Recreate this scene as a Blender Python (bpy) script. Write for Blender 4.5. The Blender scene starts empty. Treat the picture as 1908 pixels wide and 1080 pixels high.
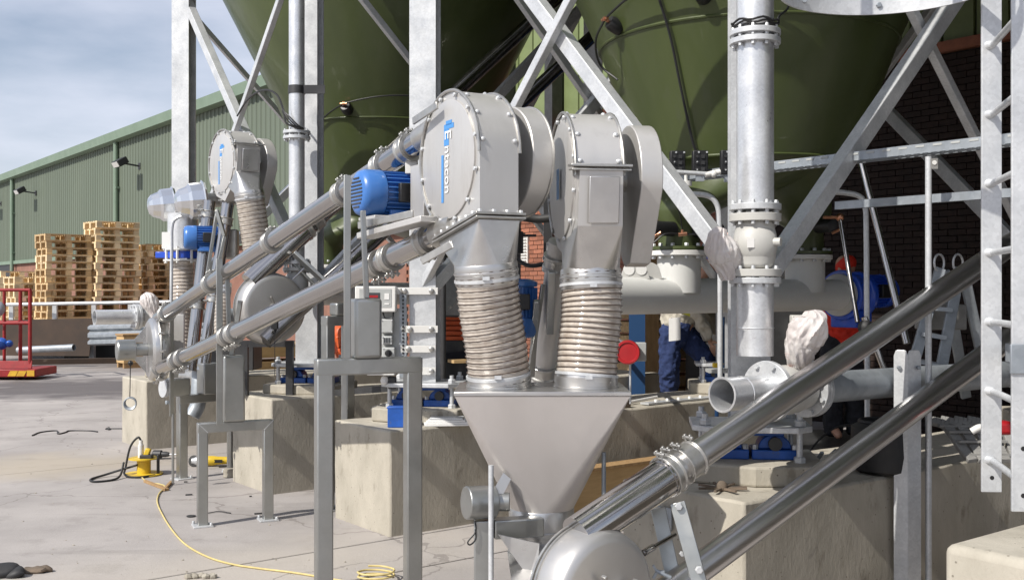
import bpy, bmesh, math, random
from mathutils import Vector as V, Matrix, noise as mnoise

random.seed(7)
SC = bpy.context.scene
COL = SC.collection
R = math.radians

# ------------------------------------------------------------------ camera, sky, sun, exposure
F_, CX, CY, EYE = 1965.0, 954.0, 540.0, 1.7        # lens and eye height worked out from the plinths' vanishing points
cam_d = bpy.data.cameras.new('camera'); cam = bpy.data.objects.new('camera', cam_d); COL.objects.link(cam)
cam.location = (0, 0, EYE); cam.rotation_euler = (R(90), 0, 0)
cam_d.sensor_width = 36; cam_d.lens = 36 * F_ / 1908; cam_d.clip_start = .05; cam_d.clip_end = 3000
SC.camera = cam

SUN_EL, SUN_AZ = R(43), R(229)                     # azimuth clockwise from +Y: behind the camera, on its left
world = bpy.data.worlds.new('World'); SC.world = world; world.use_nodes = True
nt = world.node_tree; nt.nodes.clear()
def wn(t, **k):
    n = nt.nodes.new(t)
    for a, b in k.items(): setattr(n, a, b)
    return n
out = wn('ShaderNodeOutputWorld'); bg = wn('ShaderNodeBackground'); bg.inputs['Strength'].default_value = .11
sky = wn('ShaderNodeTexSky', sky_type='NISHITA', sun_disc=False)
sky.sun_elevation = SUN_EL; sky.sun_rotation = SUN_AZ; sky.air_density = 1.0; sky.dust_density = 1.2; sky.ozone_density = 2.0
tc = wn('ShaderNodeTexCoord'); mp = wn('ShaderNodeMapping'); mp.inputs['Scale'].default_value = (1.0, 1.0, 3.2)
nz = wn('ShaderNodeTexNoise'); nz.inputs['Scale'].default_value = 2.4; nz.inputs['Detail'].default_value = 7; nz.inputs['Roughness'].default_value = .52
cr = wn('ShaderNodeValToRGB'); cr.color_ramp.elements[0].position = .36; cr.color_ramp.elements[1].position = .66
mx = wn('ShaderNodeMix', data_type='RGBA')
nt.links.new(tc.outputs['Generated'], mp.inputs['Vector']); nt.links.new(mp.outputs[0], nz.inputs['Vector'])
nt.links.new(nz.outputs['Fac'], cr.inputs['Fac'])
mfac = wn('ShaderNodeMath', operation='MULTIPLY_ADD'); mfac.inputs[1].default_value = .64; mfac.inputs[2].default_value = .22
nt.links.new(cr.outputs['Color'], mfac.inputs[0]); nt.links.new(mfac.outputs[0], mx.inputs['Factor'])
nt.links.new(sky.outputs[0], mx.inputs['A']); mx.inputs['B'].default_value = (8.9, 9.15, 10.4, 1)
nt.links.new(mx.outputs['Result'], bg.inputs['Color']); nt.links.new(bg.outputs[0], out.inputs[0])

sun_d = bpy.data.lights.new('sun', 'SUN'); sun_d.energy = 5.0; sun_d.angle = R(.53); sun_d.color = (1, .955, .88)
sun = bpy.data.objects.new('sun', sun_d); COL.objects.link(sun)
_to = V((math.sin(SUN_AZ)*math.cos(SUN_EL), math.cos(SUN_AZ)*math.cos(SUN_EL), math.sin(SUN_EL)))
sun.rotation_euler = _to.to_track_quat('Z', 'Y').to_euler(); sun.location = (-10, -10, 20)

SC.view_settings.view_transform = 'Standard'; SC.view_settings.look = 'None'
SC.view_settings.exposure = -.05; SC.view_settings.gamma = 1; SC.view_settings.use_curve_mapping = False
SC.render.engine = 'CYCLES'
SC.cycles.use_denoising = True
SC.cycles.max_bounces = 8; SC.cycles.transparent_max_bounces = 12; SC.cycles.caustics_reflective = False; SC.cycles.caustics_refractive = False
SC.cycles.sample_clamp_indirect = 6

# ------------------------------------------------------------------ where things stand
def W(px, py, D):                                   # photo pixel + distance -> place
    return V(((px-CX)/F_*D, D, EYE-(py-CY)/F_*D))
def G(px, py):                                      # photo pixel on the ground
    return W(px, py, F_*EYE/(py-CY))
A = V((.7916, .6110, 0)); B = V((-.6110, .7916, 0)); Z = V((0, 0, 1)); X = V((1, 0, 0)); Y = V((0, 1, 0))
S0 = V((-.84, 7.26, 0))
def S(a, b, z=0.): return S0 + A*a + B*b + Z*z      # the site grid the plinths follow

# ------------------------------------------------------------------ mesh building
def basis(d, up=Z):
    d = d.normalized()
    s = up.cross(d)
    if s.length < 1e-4: s = V((1, 0, 0)).cross(d) if abs(d.x) < .9 else V((0, 1, 0)).cross(d)
    s.normalize(); return d, s, d.cross(s)
class MB:
    def __init__(s): s.v = []; s.f = []
    def add(s, vs, fs):
        o = len(s.v); s.v += [V(v) for v in vs]; s.f += [tuple(o+i for i in f) for f in fs]; return s
    def box(s, c, sz, ax=X, ay=Y, az=Z):
        c = V(c); x, y, z = ax*sz[0]/2, ay*sz[1]/2, az*sz[2]/2
        vs = [c+x*i+y*j+z*k for k in (-1, 1) for j in (-1, 1) for i in (-1, 1)]
        return s.add(vs, [(0,2,3,1),(4,5,7,6),(0,1,5,4),(2,6,7,3),(0,4,6,2),(1,3,7,5)])
    def beam(s, p0, p1, w, h, up=Z):
        p0, p1 = V(p0), V(p1); d, sd, u = basis(p1-p0, up)
        return s.box((p0+p1)/2, ((p1-p0).length, w, h), d, sd, u)
    def cyl(s, p0, p1, r0, r1=None, n=24, cap=True, inner=None):
        p0, p1 = V(p0), V(p1); r1 = r0 if r1 is None else r1
        prof = [(r0, 0), (r1, (p1-p0).length)]
        if inner is not None:                       # a hollow tube
            L = (p1-p0).length
            return s.lathe(p0, p1-p0, [(r0, 0), (r1, L), (inner, L), (inner, 0), (r0, 0)], n, False)
        return s.lathe(p0, p1-p0, prof, n, cap)
    def lathe(s, o, axis, prof, n=24, cap=True, up=Z, ph=0.):
        o = V(o); d, a, b = basis(V(axis), up); vs = []; fs = []
        for r, h in prof:
            for i in range(n):
                t = 2*math.pi*i/n+ph; vs.append(o+d*h+(a*math.cos(t)+b*math.sin(t))*r)
        for k in range(len(prof)-1):
            for i in range(n):
                j = (i+1) % n; fs.append((k*n+i, k*n+j, (k+1)*n+j, (k+1)*n+i))
        if cap:
            fs.append(tuple(reversed(range(n)))); m = (len(prof)-1)*n; fs.append(tuple(range(m, m+n)))
        return s.add(vs, fs)
    def sweep(s, pts, r, n=10, cap=True, closed=False):
        pts = [V(p) for p in pts]; m = len(pts); rs = r if isinstance(r, (list, tuple)) else [r]*m
        tan = []
        for i in range(m):
            a = pts[(i-1) % m] if closed or i > 0 else pts[i]; b = pts[(i+1) % m] if closed or i < m-1 else pts[i]
            t = (b-a); tan.append(t.normalized() if t.length > 1e-9 else V((0,0,1)))
        _, sd, u = basis(tan[0]); vs = []; fs = []
        for i in range(m):
            sd = (sd-tan[i]*sd.dot(tan[i])).normalized(); u = tan[i].cross(sd)
            for k in range(n):
                t = 2*math.pi*k/n; vs.append(pts[i]+(sd*math.cos(t)+u*math.sin(t))*rs[i])
        for i in range(m if closed else m-1):
            i2 = (i+1) % m
            for k in range(n):
                k2 = (k+1) % n; fs.append((i*n+k, i*n+k2, i2*n+k2, i2*n+k))
        if cap and not closed: fs += [tuple(reversed(range(n))), tuple(range((m-1)*n, m*n))]
        return s.add(vs, fs)
    def prism(s, poly, vec):
        poly = [V(p) for p in poly]; n = len(poly); vec = V(vec)
        vs = poly+[p+vec for p in poly]
        fs = [tuple(reversed(range(n))), tuple(range(n, 2*n))]+[(i, (i+1) % n, n+(i+1) % n, n+i) for i in range(n)]
        return s.add(vs, fs)
    def loft(s, rings, cap0=False, cap1=False):
        n = len(rings[0]); vs = [p for r in rings for p in r]; fs = []
        for k in range(len(rings)-1):
            for i in range(n):
                j = (i+1) % n; fs.append((k*n+i, k*n+j, (k+1)*n+j, (k+1)*n+i))
        if cap0: fs.append(tuple(reversed(range(n))))
        if cap1: fs.append(tuple(range((len(rings)-1)*n, len(rings)*n)))
        return s.add(vs, fs)
    def ball(s, c, r, nu=14, nv=8, ax=X, ay=Y, az=Z):
        c = V(c); r = r if isinstance(r, (tuple, list)) else (r, r, r); vs = []; fs = []
        for j in range(1, nv):
            t = math.pi*j/nv
            for i in range(nu):
                p = 2*math.pi*i/nu
                vs.append(c+ax*(r[0]*math.sin(t)*math.cos(p))+ay*(r[1]*math.sin(t)*math.sin(p))+az*(r[2]*math.cos(t)))
        a = len(vs); vs += [c+az*r[2], c-az*r[2]]
        for j in range(nv-2):
            for i in range(nu):
                k = (i+1) % nu; fs.append((j*nu+i, (j+1)*nu+i, (j+1)*nu+k, j*nu+k))
        for i in range(nu):
            k = (i+1) % nu; fs.append((a, i, k)); fs.append((a+1, (nv-2)*nu+k, (nv-2)*nu+i))
        return s.add(vs, fs)
    def capsule(s, p0, p1, r0, r1, n=12):
        p0, p1 = V(p0), V(p1); s.ball(p0, r0, n, 8); s.ball(p1, r1, n, 8); return s.cyl(p0, p1, r0, r1, n)
    def hexes(s, spots, axis, r, h, n=6):
        for p in spots: s.lathe(V(p), axis, [(r, 0), (r, h*.8), (r*.8, h)], n)
        return s
    def sqround(s, rect, circ_c, r, ax, ay, m=8, thick_ring=None):
        """flat sided rectangle (4 corners, ccw about ax x ay) lofted to a circle"""
        top = []; bot = []
        for q in range(4):
            for i in range(m+1):
                t = math.pi/2*(q+i/m)               # corner q faces quarter q
                top.append(V(rect[q])); bot.append(circ_c+ax*(r*math.cos(t))+ay*(r*math.sin(t)))
        return s.loft([top, bot])
    def build(s, name, mat, parent=None, bevel=0., smooth=38, kind=None, segs=2, weld=False, loc=None):
        me = bpy.data.meshes.new(name)
        org = V((0, 0, 0))
        if parent is not None:
            p = parent
            while p is not None: org += p.location; p = p.parent
        elif loc is not None: org = V(loc)
        me.from_pydata([tuple(v-org) for v in s.v], [], s.f); me.update()
        bm = bmesh.new(); bm.from_mesh(me)
        if weld: bmesh.ops.remove_doubles(bm, verts=bm.verts, dist=1e-5)
        bmesh.ops.recalc_face_normals(bm, faces=bm.faces); bm.to_mesh(me); bm.free()
        if smooth:
            me.polygons.foreach_set('use_smooth', [True]*len(me.polygons)); me.set_sharp_from_angle(angle=R(smooth))
        me.materials.append(mat)
        o = bpy.data.objects.new(name, me); COL.objects.link(o)
        if parent is not None: o.parent = parent
        elif loc is not None: o.location = loc
        if kind: o['kind'] = kind
        if bevel:
            b = o.modifiers.new('edge', 'BEVEL'); b.width = bevel; b.segments = segs; b.limit_method = 'ANGLE'; b.angle_limit = R(40)
        return o
def tag(o, label, cat, group=None):
    o['label'] = label; o['category'] = cat
    if group: o['group'] = group
    return o
def thing(name, label, cat, loc=(0, 0, 0), group=None):
    o = bpy.data.objects.new(name, None); COL.objects.link(o); o.location = loc; o.empty_display_size = .1
    return tag(o, label, cat, group)
def kids(o): return [c for c in COL.objects if c.parent == o]
_children = {}
def dup(root, loc, label=None, group=None, rotz=None):
    if root.name not in _children:
        _children[root.name] = [(c, kids(c)) for c in kids(root)]
    r = root.copy(); COL.objects.link(r); r.location = loc
    if rotz is not None: r.rotation_euler = (0, 0, rotz)
    if label: r['label'] = label
    if group: r['group'] = group
    for c, gs in _children[root.name]:
        d = c.copy(); COL.objects.link(d); d.parent = r
        for g in gs:
            e = g.copy(); COL.objects.link(e); e.parent = d
    return r
def spline(pts, n=8):                               # Catmull-Rom through the points
    pts = [V(p) for p in pts]; q = [pts[0]*2-pts[1]]+pts+[pts[-1]*2-pts[-2]]; o = []
    for i in range(1, len(q)-2):
        for k in range(n):
            t = k/n; a, b, c, d = q[i-1], q[i], q[i+1], q[i+2]
            o.append(.5*((2*b)+(c-a)*t+(2*a-5*b+4*c-d)*t*t+(3*b-a-3*c+d)*t**3))
    return o+[pts[-1]]
def circle(c, r, ax, ay, n, ph=0.): return [c+ax*(r*math.cos(2*math.pi*i/n+ph))+ay*(r*math.sin(2*math.pi*i/n+ph)) for i in range(n)]

# ------------------------------------------------------------------ materials
def mat(name, col, rough=.5, metal=0., col2=None, scale=6., detail=6., bump=0., bscale=None, spec=.5, rvar=0., stretch=(1,1,1),
        spots=None, rand=0., coat=0., lo=.35, hi=.65, anis=0.):
    m = bpy.data.materials.new(name); m.use_nodes = True; t = m.node_tree; N = t.nodes; L = t.links
    b = N['Principled BSDF']; b.inputs['Roughness'].default_value = rough; b.inputs['Metallic'].default_value = metal
    b.inputs['Specular IOR Level'].default_value = spec; b.inputs['Coat Weight'].default_value = coat
    b.inputs['Anisotropic'].default_value = anis
    tcn = N.new('ShaderNodeTexCoord'); mpn = N.new('ShaderNodeMapping'); mpn.inputs['Scale'].default_value = stretch
    L.new(tcn.outputs['Object'], mpn.inputs['Vector'])
    def nse(sc, de=detail, ro=.6):
        n = N.new('ShaderNodeTexNoise'); n.inputs['Scale'].default_value = sc; n.inputs['Detail'].default_value = de; n.inputs['Roughness'].default_value = ro
        L.new(mpn.outputs[0], n.inputs['Vector']); return n
    n1 = nse(scale); ramp = N.new('ShaderNodeValToRGB')
    ramp.color_ramp.elements[0].position = lo; ramp.color_ramp.elements[1].position = hi
    ramp.color_ramp.elements[0].color = (*(col2 or col), 1); ramp.color_ramp.elements[1].color = (*col, 1)
    L.new(n1.outputs['Fac'], ramp.inputs['Fac']); c = ramp.outputs['Color']
    if spots:                                        # (colour, scale, amount): a second, finer blotch layer
        n2 = nse(spots[1], 8, .65); r2 = N.new('ShaderNodeValToRGB'); r2.color_ramp.elements[0].position = spots[2]-.06; r2.color_ramp.elements[1].position = spots[2]+.06
        L.new(n2.outputs['Fac'], r2.inputs['Fac']); mxx = N.new('ShaderNodeMix'); mxx.data_type = 'RGBA'
        L.new(r2.outputs['Color'], mxx.inputs['Factor']); L.new(c, mxx.inputs['A']); mxx.inputs['B'].default_value = (*spots[0], 1); c = mxx.outputs['Result']
    if rand:
        oi = N.new('ShaderNodeObjectInfo'); hs = N.new('ShaderNodeHueSaturation'); mr = N.new('ShaderNodeMapRange')
        mr.inputs['To Min'].default_value = 1-rand; mr.inputs['To Max'].default_value = 1+rand
        L.new(oi.outputs['Random'], mr.inputs['Value']); L.new(mr.outputs[0], hs.inputs['Value']); L.new(c, hs.inputs['Color']); c = hs.outputs['Color']
    L.new(c, b.inputs['Base Color'])
    if rvar:
        mr = N.new('ShaderNodeMapRange'); mr.inputs['To Min'].default_value = max(.03, rough-rvar); mr.inputs['To Max'].default_value = rough+rvar
        n3 = nse(scale*2.3, 5); L.new(n3.outputs['Fac'], mr.inputs['Value']); mr.inputs['From Min'].default_value = .3; mr.inputs['From Max'].default_value = .7
        L.new(mr.outputs[0], b.inputs['Roughness'])
    if bump:
        n4 = nse(bscale or scale*8, 8, .65); bp = N.new('ShaderNodeBump'); bp.inputs['Strength'].default_value = bump; bp.inputs['Distance'].default_value = .01
        L.new(n4.outputs['Fac'], bp.inputs['Height']); L.new(bp.outputs[0], b.inputs['Normal'])
    return m
def galv(name, col=(.68, .69, .70), dark=(.53, .545, .56), rough=.42, metal=.35, cells=85):
    m = mat(name, col, rough, metal, dark, 5, rvar=.1); t = m.node_tree; N = t.nodes; L = t.links; b = N['Principled BSDF']
    vo = N.new('ShaderNodeTexVoronoi'); vo.inputs['Scale'].default_value = cells; tcn = N.new('ShaderNodeTexCoord'); L.new(tcn.outputs['Object'], vo.inputs['Vector'])
    sep = N.new('ShaderNodeSeparateColor'); L.new(vo.outputs['Color'], sep.inputs[0])
    mr = N.new('ShaderNodeMapRange'); mr.inputs['To Min'].default_value = .93; mr.inputs['To Max'].default_value = 1.06; L.new(sep.outputs[0], mr.inputs['Value'])
    hs = N.new('ShaderNodeHueSaturation'); src = b.inputs['Base Color'].links[0].from_socket
    L.new(src, hs.inputs['Color']); L.new(mr.outputs[0], hs.inputs['Value']); L.new(hs.outputs['Color'], b.inputs['Base Color'])
    return m
M = {}
M['galv'] = galv('galvanised steel'); M['galv_dull_shaded'] = galv('dull and shaded galvanised steel', (.42, .45, .48), (.30, .33, .36), .5, .5, 30)
M['galv_pipe'] = galv('galvanised pipe', (.78, .79, .80), (.63, .64, .66), .36, .6, 110)
M['sheet'] = mat('satin stainless sheet', (.66, .645, .62), .42, .55, (.58, .565, .545), 3, rvar=.09, bump=.03, bscale=260, stretch=(1, 1, .25), spots=((.55, .53, .505), 6, .60))
M['sheet_bright'] = mat('bright stainless sheet', (.63, .62, .60), .33, .92, (.52, .51, .50), 5, rvar=.08, bump=.02, bscale=200)
M['foot_sheet'] = mat('satin pressed stainless', (.60, .585, .565), .40, .75, (.55, .535, .515), 4, rvar=.03)
M['hopper'] = mat('pickled stainless sheet', (.66, .62, .595), .46, .62, (.585, .55, .525), 2.5, rvar=.09, bump=.02, bscale=160, spots=((.57, .53, .50), 5, .62), stretch=(1, 1, .5))
M['tube'] = mat('polished stainless tube', (.50, .485, .475), .14, 1., (.46, .445, .435), 4, rvar=.03)
M['grey_tube'] = mat('dull polished tube', (.62, .61, .61), .29, 1.)
M['dark_tube'] = mat('dark polished tube', (.36, .35, .34), .2, 1., (.26, .25, .25), 8, rvar=.06)
M['stain_cast'] = mat('cast stainless fitting', (.55, .54, .51), .38, .85, (.42, .41, .39), 14, rvar=.08, bump=.04, bscale=150)
M['frame'] = mat('brushed stainless box section', (.43, .435, .42), .36, .9, (.36, .365, .35), 5, rvar=.08, bump=.03, bscale=220)
M['alu'] = mat('spun aluminium', (.80, .81, .82), .2, 1.)
M['grey_paint'] = mat('pale grey paint', (.70, .70, .67), .42, 0, (.65, .65, .625), 3, rvar=.06, bump=.02, bscale=60)
M['grey_valve'] = mat('grey valve paint', (.55, .54, .51), .45, 0, (.48, .475, .45), 7, bump=.03, bscale=80)
M['blue_motor'] = mat('blue motor paint', (.055, .19, .52), .32, 0, (.045, .155, .45), 9, coat=.2)
M['blue_deep'] = mat('deep blue paint', (.02, .09, .58), .28, 0, (.017, .075, .50), 9, coat=.4)
M['blue_mount'] = mat('blue mount paint', (.02, .11, .48), .4, 0, (.016, .085, .36), 12, spots=((.12, .11, .09), 30, .68))
M['blue_post'] = mat('blue post paint', (.01, .05, .14), .5)
M['green_silo'] = mat('olive silo paint', (.068, .088, .027), .40, 0, (.053, .070, .023), 2.4, rvar=.07, bump=.04, bscale=9, coat=.1, spots=((.070, .086, .036), 7, .64), stretch=(1, 1, .13))
M['green_shed'] = mat('shed cladding green', (.140, .168, .126), .6, .05, (.125, .152, .114), .6, rvar=.06, stretch=(1, 1, .25), rand=.04)
M['green_trim'] = mat('shed trim green', (.20, .27, .20), .5, .05, (.17, .235, .17), 2)
M['green_panel'] = mat('pale green panel', (.20, .25, .11), .5, 0, (.17, .21, .09), 3)
M['plinth'] = mat('cast concrete', (.50, .46, .385), .88, 0, (.37, .34, .28), 3.2, bump=.45, bscale=38, spots=((.28, .25, .20), 8, .63), stretch=(1, 1, .45))
M['brick'] = mat('red brick', (.34, .13, .075), .85, 0, (.24, .10, .065), 9, rand=.3, bump=.3, bscale=90)
M['shaded_brick'] = mat('shade-darkened brick', (.045, .026, .02), .9, 0, (.026, .017, .014), 9, rand=.3, bump=.3, bscale=90)  # brick colour darkened to carry the shade of the right-hand bay
M['shaded_mortar'] = mat('shade-darkened mortar', (.034, .03, .026), .9)  # mortar darkened for the same bay shade
M['mortar'] = mat('mortar', (.30, .27, .23), .9, 0, (.22, .20, .17), 12)
M['far_brick'] = mat('far brickwork', (.30, .15, .11), .9, 0, (.22, .11, .08), 3)
M['black'] = mat('black plastic', (.014, .014, .015), .42)
M['cable'] = mat('black cable', (.016, .016, .017), .5)
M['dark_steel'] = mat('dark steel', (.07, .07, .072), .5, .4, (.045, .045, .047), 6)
M['copper'] = mat('copper fitting', (.62, .30, .18), .3, .9)
M['white'] = mat('white paint', (.78, .77, .74), .45, 0, (.70, .69, .66), 5)
M['paper'] = mat('white paper', (.78, .77, .75), .8)
M['screen'] = mat('display', (.06, .065, .07), .2)
M['box_grey'] = mat('grey enclosure', (.46, .47, .46), .5, 0, (.40, .41, .40), 8)
M['red'] = mat('red paint', (.42, .012, .016), .38, 0, (.33, .010, .014), 6, coat=.2)
M['red_cage'] = mat('worn red paint', (.34, .018, .020), .5, 0, (.24, .016, .016), 8, spots=((.25, .10, .07), 22, .68))
M['hazard'] = mat('hazard yellow', (.70, .42, .03), .5, 0, (.55, .30, .03), 10)
M['yellow'] = mat('yellow plastic', (.72, .50, .03), .45, 0, (.62, .42, .03), 9, spots=((.35, .26, .08), 26, .7))
M['cord'] = mat('yellow cord', (.66, .54, .24), .6, 0, (.52, .42, .17), 20)
M['orange'] = mat('orange plastic', (.75, .13, .03), .45, 0, (.65, .10, .025), 6)
M['wood'] = mat('new pallet wood', (.84, .68, .44), .75, 0, (.72, .55, .33), 5, stretch=(1, 6, 6), rand=.28, bump=.1, bscale=30)
M['wood_old'] = mat('weathered pallet wood', (.70, .51, .285), .8, 0, (.52, .36, .185), 5, stretch=(1, 6, 6), rand=.34, bump=.1, bscale=30)
M['ply'] = mat('plywood', (.60, .41, .20), .7, 0, (.48, .32, .145), 4, stretch=(1, 1, 6))
M['timber'] = mat('timber', (.42, .27, .13), .75, 0, (.31, .19, .085), 6, stretch=(5, 5, 1))
M['rust'] = mat('brown rusty plate', (.055, .033, .021), .8, .1, (.036, .023, .016), 2.2, spots=((.15, .11, .085), 3, .68))
M['bag'] = mat('white plastic film', (.84, .82, .80), .24, 0, (.76, .69, .67), 9, spots=((.70, .36, .30), 6, .68), bump=.35, bscale=30, coat=.3)
_b = M['bag'].node_tree; _p = _b.nodes['Principled BSDF']; _tr = _b.nodes.new('ShaderNodeBsdfTranslucent'); _tr.inputs['Color'].default_value = (.9, .86, .84, 1); _mx = _b.nodes.new('ShaderNodeMixShader'); _mx.inputs[0].default_value = .3
_b.links.new(_p.outputs[0], _mx.inputs[1]); _b.links.new(_tr.outputs[0], _mx.inputs[2]); _b.links.new(_mx.outputs[0], _b.nodes['Material Output'].inputs['Surface'])
M['skin'] = mat('skin', (.52, .29, .20), .5)
M['denim'] = mat('blue work trousers', (.026, .046, .135), .9, 0, (.018, .032, .10), 7, bump=1., bscale=11)
M['shirt'] = mat('beige shirt', (.52, .48, .40), .85, 0, (.42, .39, .33), 6, bump=.4, bscale=18)
M['hivis'] = mat('red work jacket', (.72, .03, .012), .7, 0, (.58, .025, .01), 6, bump=.4, bscale=16)
M['lime'] = mat('yellow vest band', (.62, .62, .06), .7)
M['navy'] = mat('dark trousers', (.02, .022, .03), .9, 0, (.014, .015, .02), 6)
M['cap'] = mat('blue cap', (.02, .10, .55), .6)
M['rubber'] = mat('black rubber', (.018, .018, .02), .6, 0, (.03, .029, .028), 8)
M['grey_plastic'] = mat('grey plastic', (.30, .295, .28), .6, 0, (.22, .215, .205), 9)
M['logo_blue'] = mat('print blue', (.07, .27, .62), .45)
M['logo_white'] = mat('print white', (.85, .85, .84), .45)
M['wire'] = mat('hose wire', (.09, .06, .045), .4, .2)
M['debris'] = mat('debris', (.20, .15, .11), .9, 0, (.10, .08, .06), 9)
M['stone'] = mat('concrete chips', (.40, .37, .31), .9, 0, (.30, .27, .22), 12)

def hose_mat():
    m = bpy.data.materials.new('clear ribbed hose'); m.use_nodes = True; t = m.node_tree; N = t.nodes; L = t.links
    b = N['Principled BSDF']; b.inputs['Base Color'].default_value = (.56, .47, .40, 1); b.inputs['Roughness'].default_value = .16
    b.inputs['Specular IOR Level'].default_value = .7; b.inputs['Coat Weight'].default_value = .5; b.inputs['Coat Roughness'].default_value = .1
    tr = N.new('ShaderNodeBsdfTransparent'); tr.inputs['Color'].default_value = (.88, .82, .77, 1); mxs = N.new('ShaderNodeMixShader'); mxs.inputs[0].default_value = .20
    n = N.new('ShaderNodeTexNoise'); n.inputs['Scale'].default_value = 22; n.inputs['Detail'].default_value = 6; tcn = N.new('ShaderNodeTexCoord'); L.new(tcn.outputs['Object'], n.inputs['Vector'])
    rp = N.new('ShaderNodeValToRGB'); rp.color_ramp.elements[0].color = (.50, .43, .36, 1); rp.color_ramp.elements[1].color = (.72, .65, .57, 1)
    rp.color_ramp.elements[0].position = .3; rp.color_ramp.elements[1].position = .65
    L.new(n.outputs['Fac'], rp.inputs['Fac']); L.new(rp.outputs['Color'], b.inputs['Base Color'])
    o = N['Material Output']; L.new(b.outputs[0], mxs.inputs[1]); L.new(tr.outputs[0], mxs.inputs[2]); L.new(mxs.outputs[0], o.inputs['Surface']); return m
M['hose'] = hose_mat()

def pits(m, scale, size, dark, amt=.75, joint=None):
    t = m.node_tree; N = t.nodes; L = t.links; b = N['Principled BSDF']; src = b.inputs['Base Color'].links[0].from_socket
    tcn = N.new('ShaderNodeTexCoord'); vo = N.new('ShaderNodeTexVoronoi'); vo.inputs['Scale'].default_value = scale; L.new(tcn.outputs['Object'], vo.inputs['Vector'])
    n = N.new('ShaderNodeTexNoise'); n.inputs['Scale'].default_value = 4; n.inputs['Detail'].default_value = 3; L.new(tcn.outputs['Object'], n.inputs['Vector'])
    ms = N.new('ShaderNodeMath'); ms.operation = 'MULTIPLY'; L.new(n.outputs['Fac'], ms.inputs[0]); ms.inputs[1].default_value = size*2
    lt = N.new('ShaderNodeMath'); lt.operation = 'LESS_THAN'; L.new(vo.outputs['Distance'], lt.inputs[0]); L.new(ms.outputs[0], lt.inputs[1])
    m2 = N.new('ShaderNodeMath'); m2.operation = 'MULTIPLY'; L.new(lt.outputs[0], m2.inputs[0]); m2.inputs[1].default_value = amt
    mm = N.new('ShaderNodeMix'); mm.data_type = 'RGBA'; L.new(m2.outputs[0], mm.inputs['Factor']); L.new(src, mm.inputs['A']); mm.inputs['B'].default_value = (*dark, 1); L.new(mm.outputs['Result'], b.inputs['Base Color'])
pits(M['plinth'], 22, .09, (.16, .14, .11))
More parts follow.
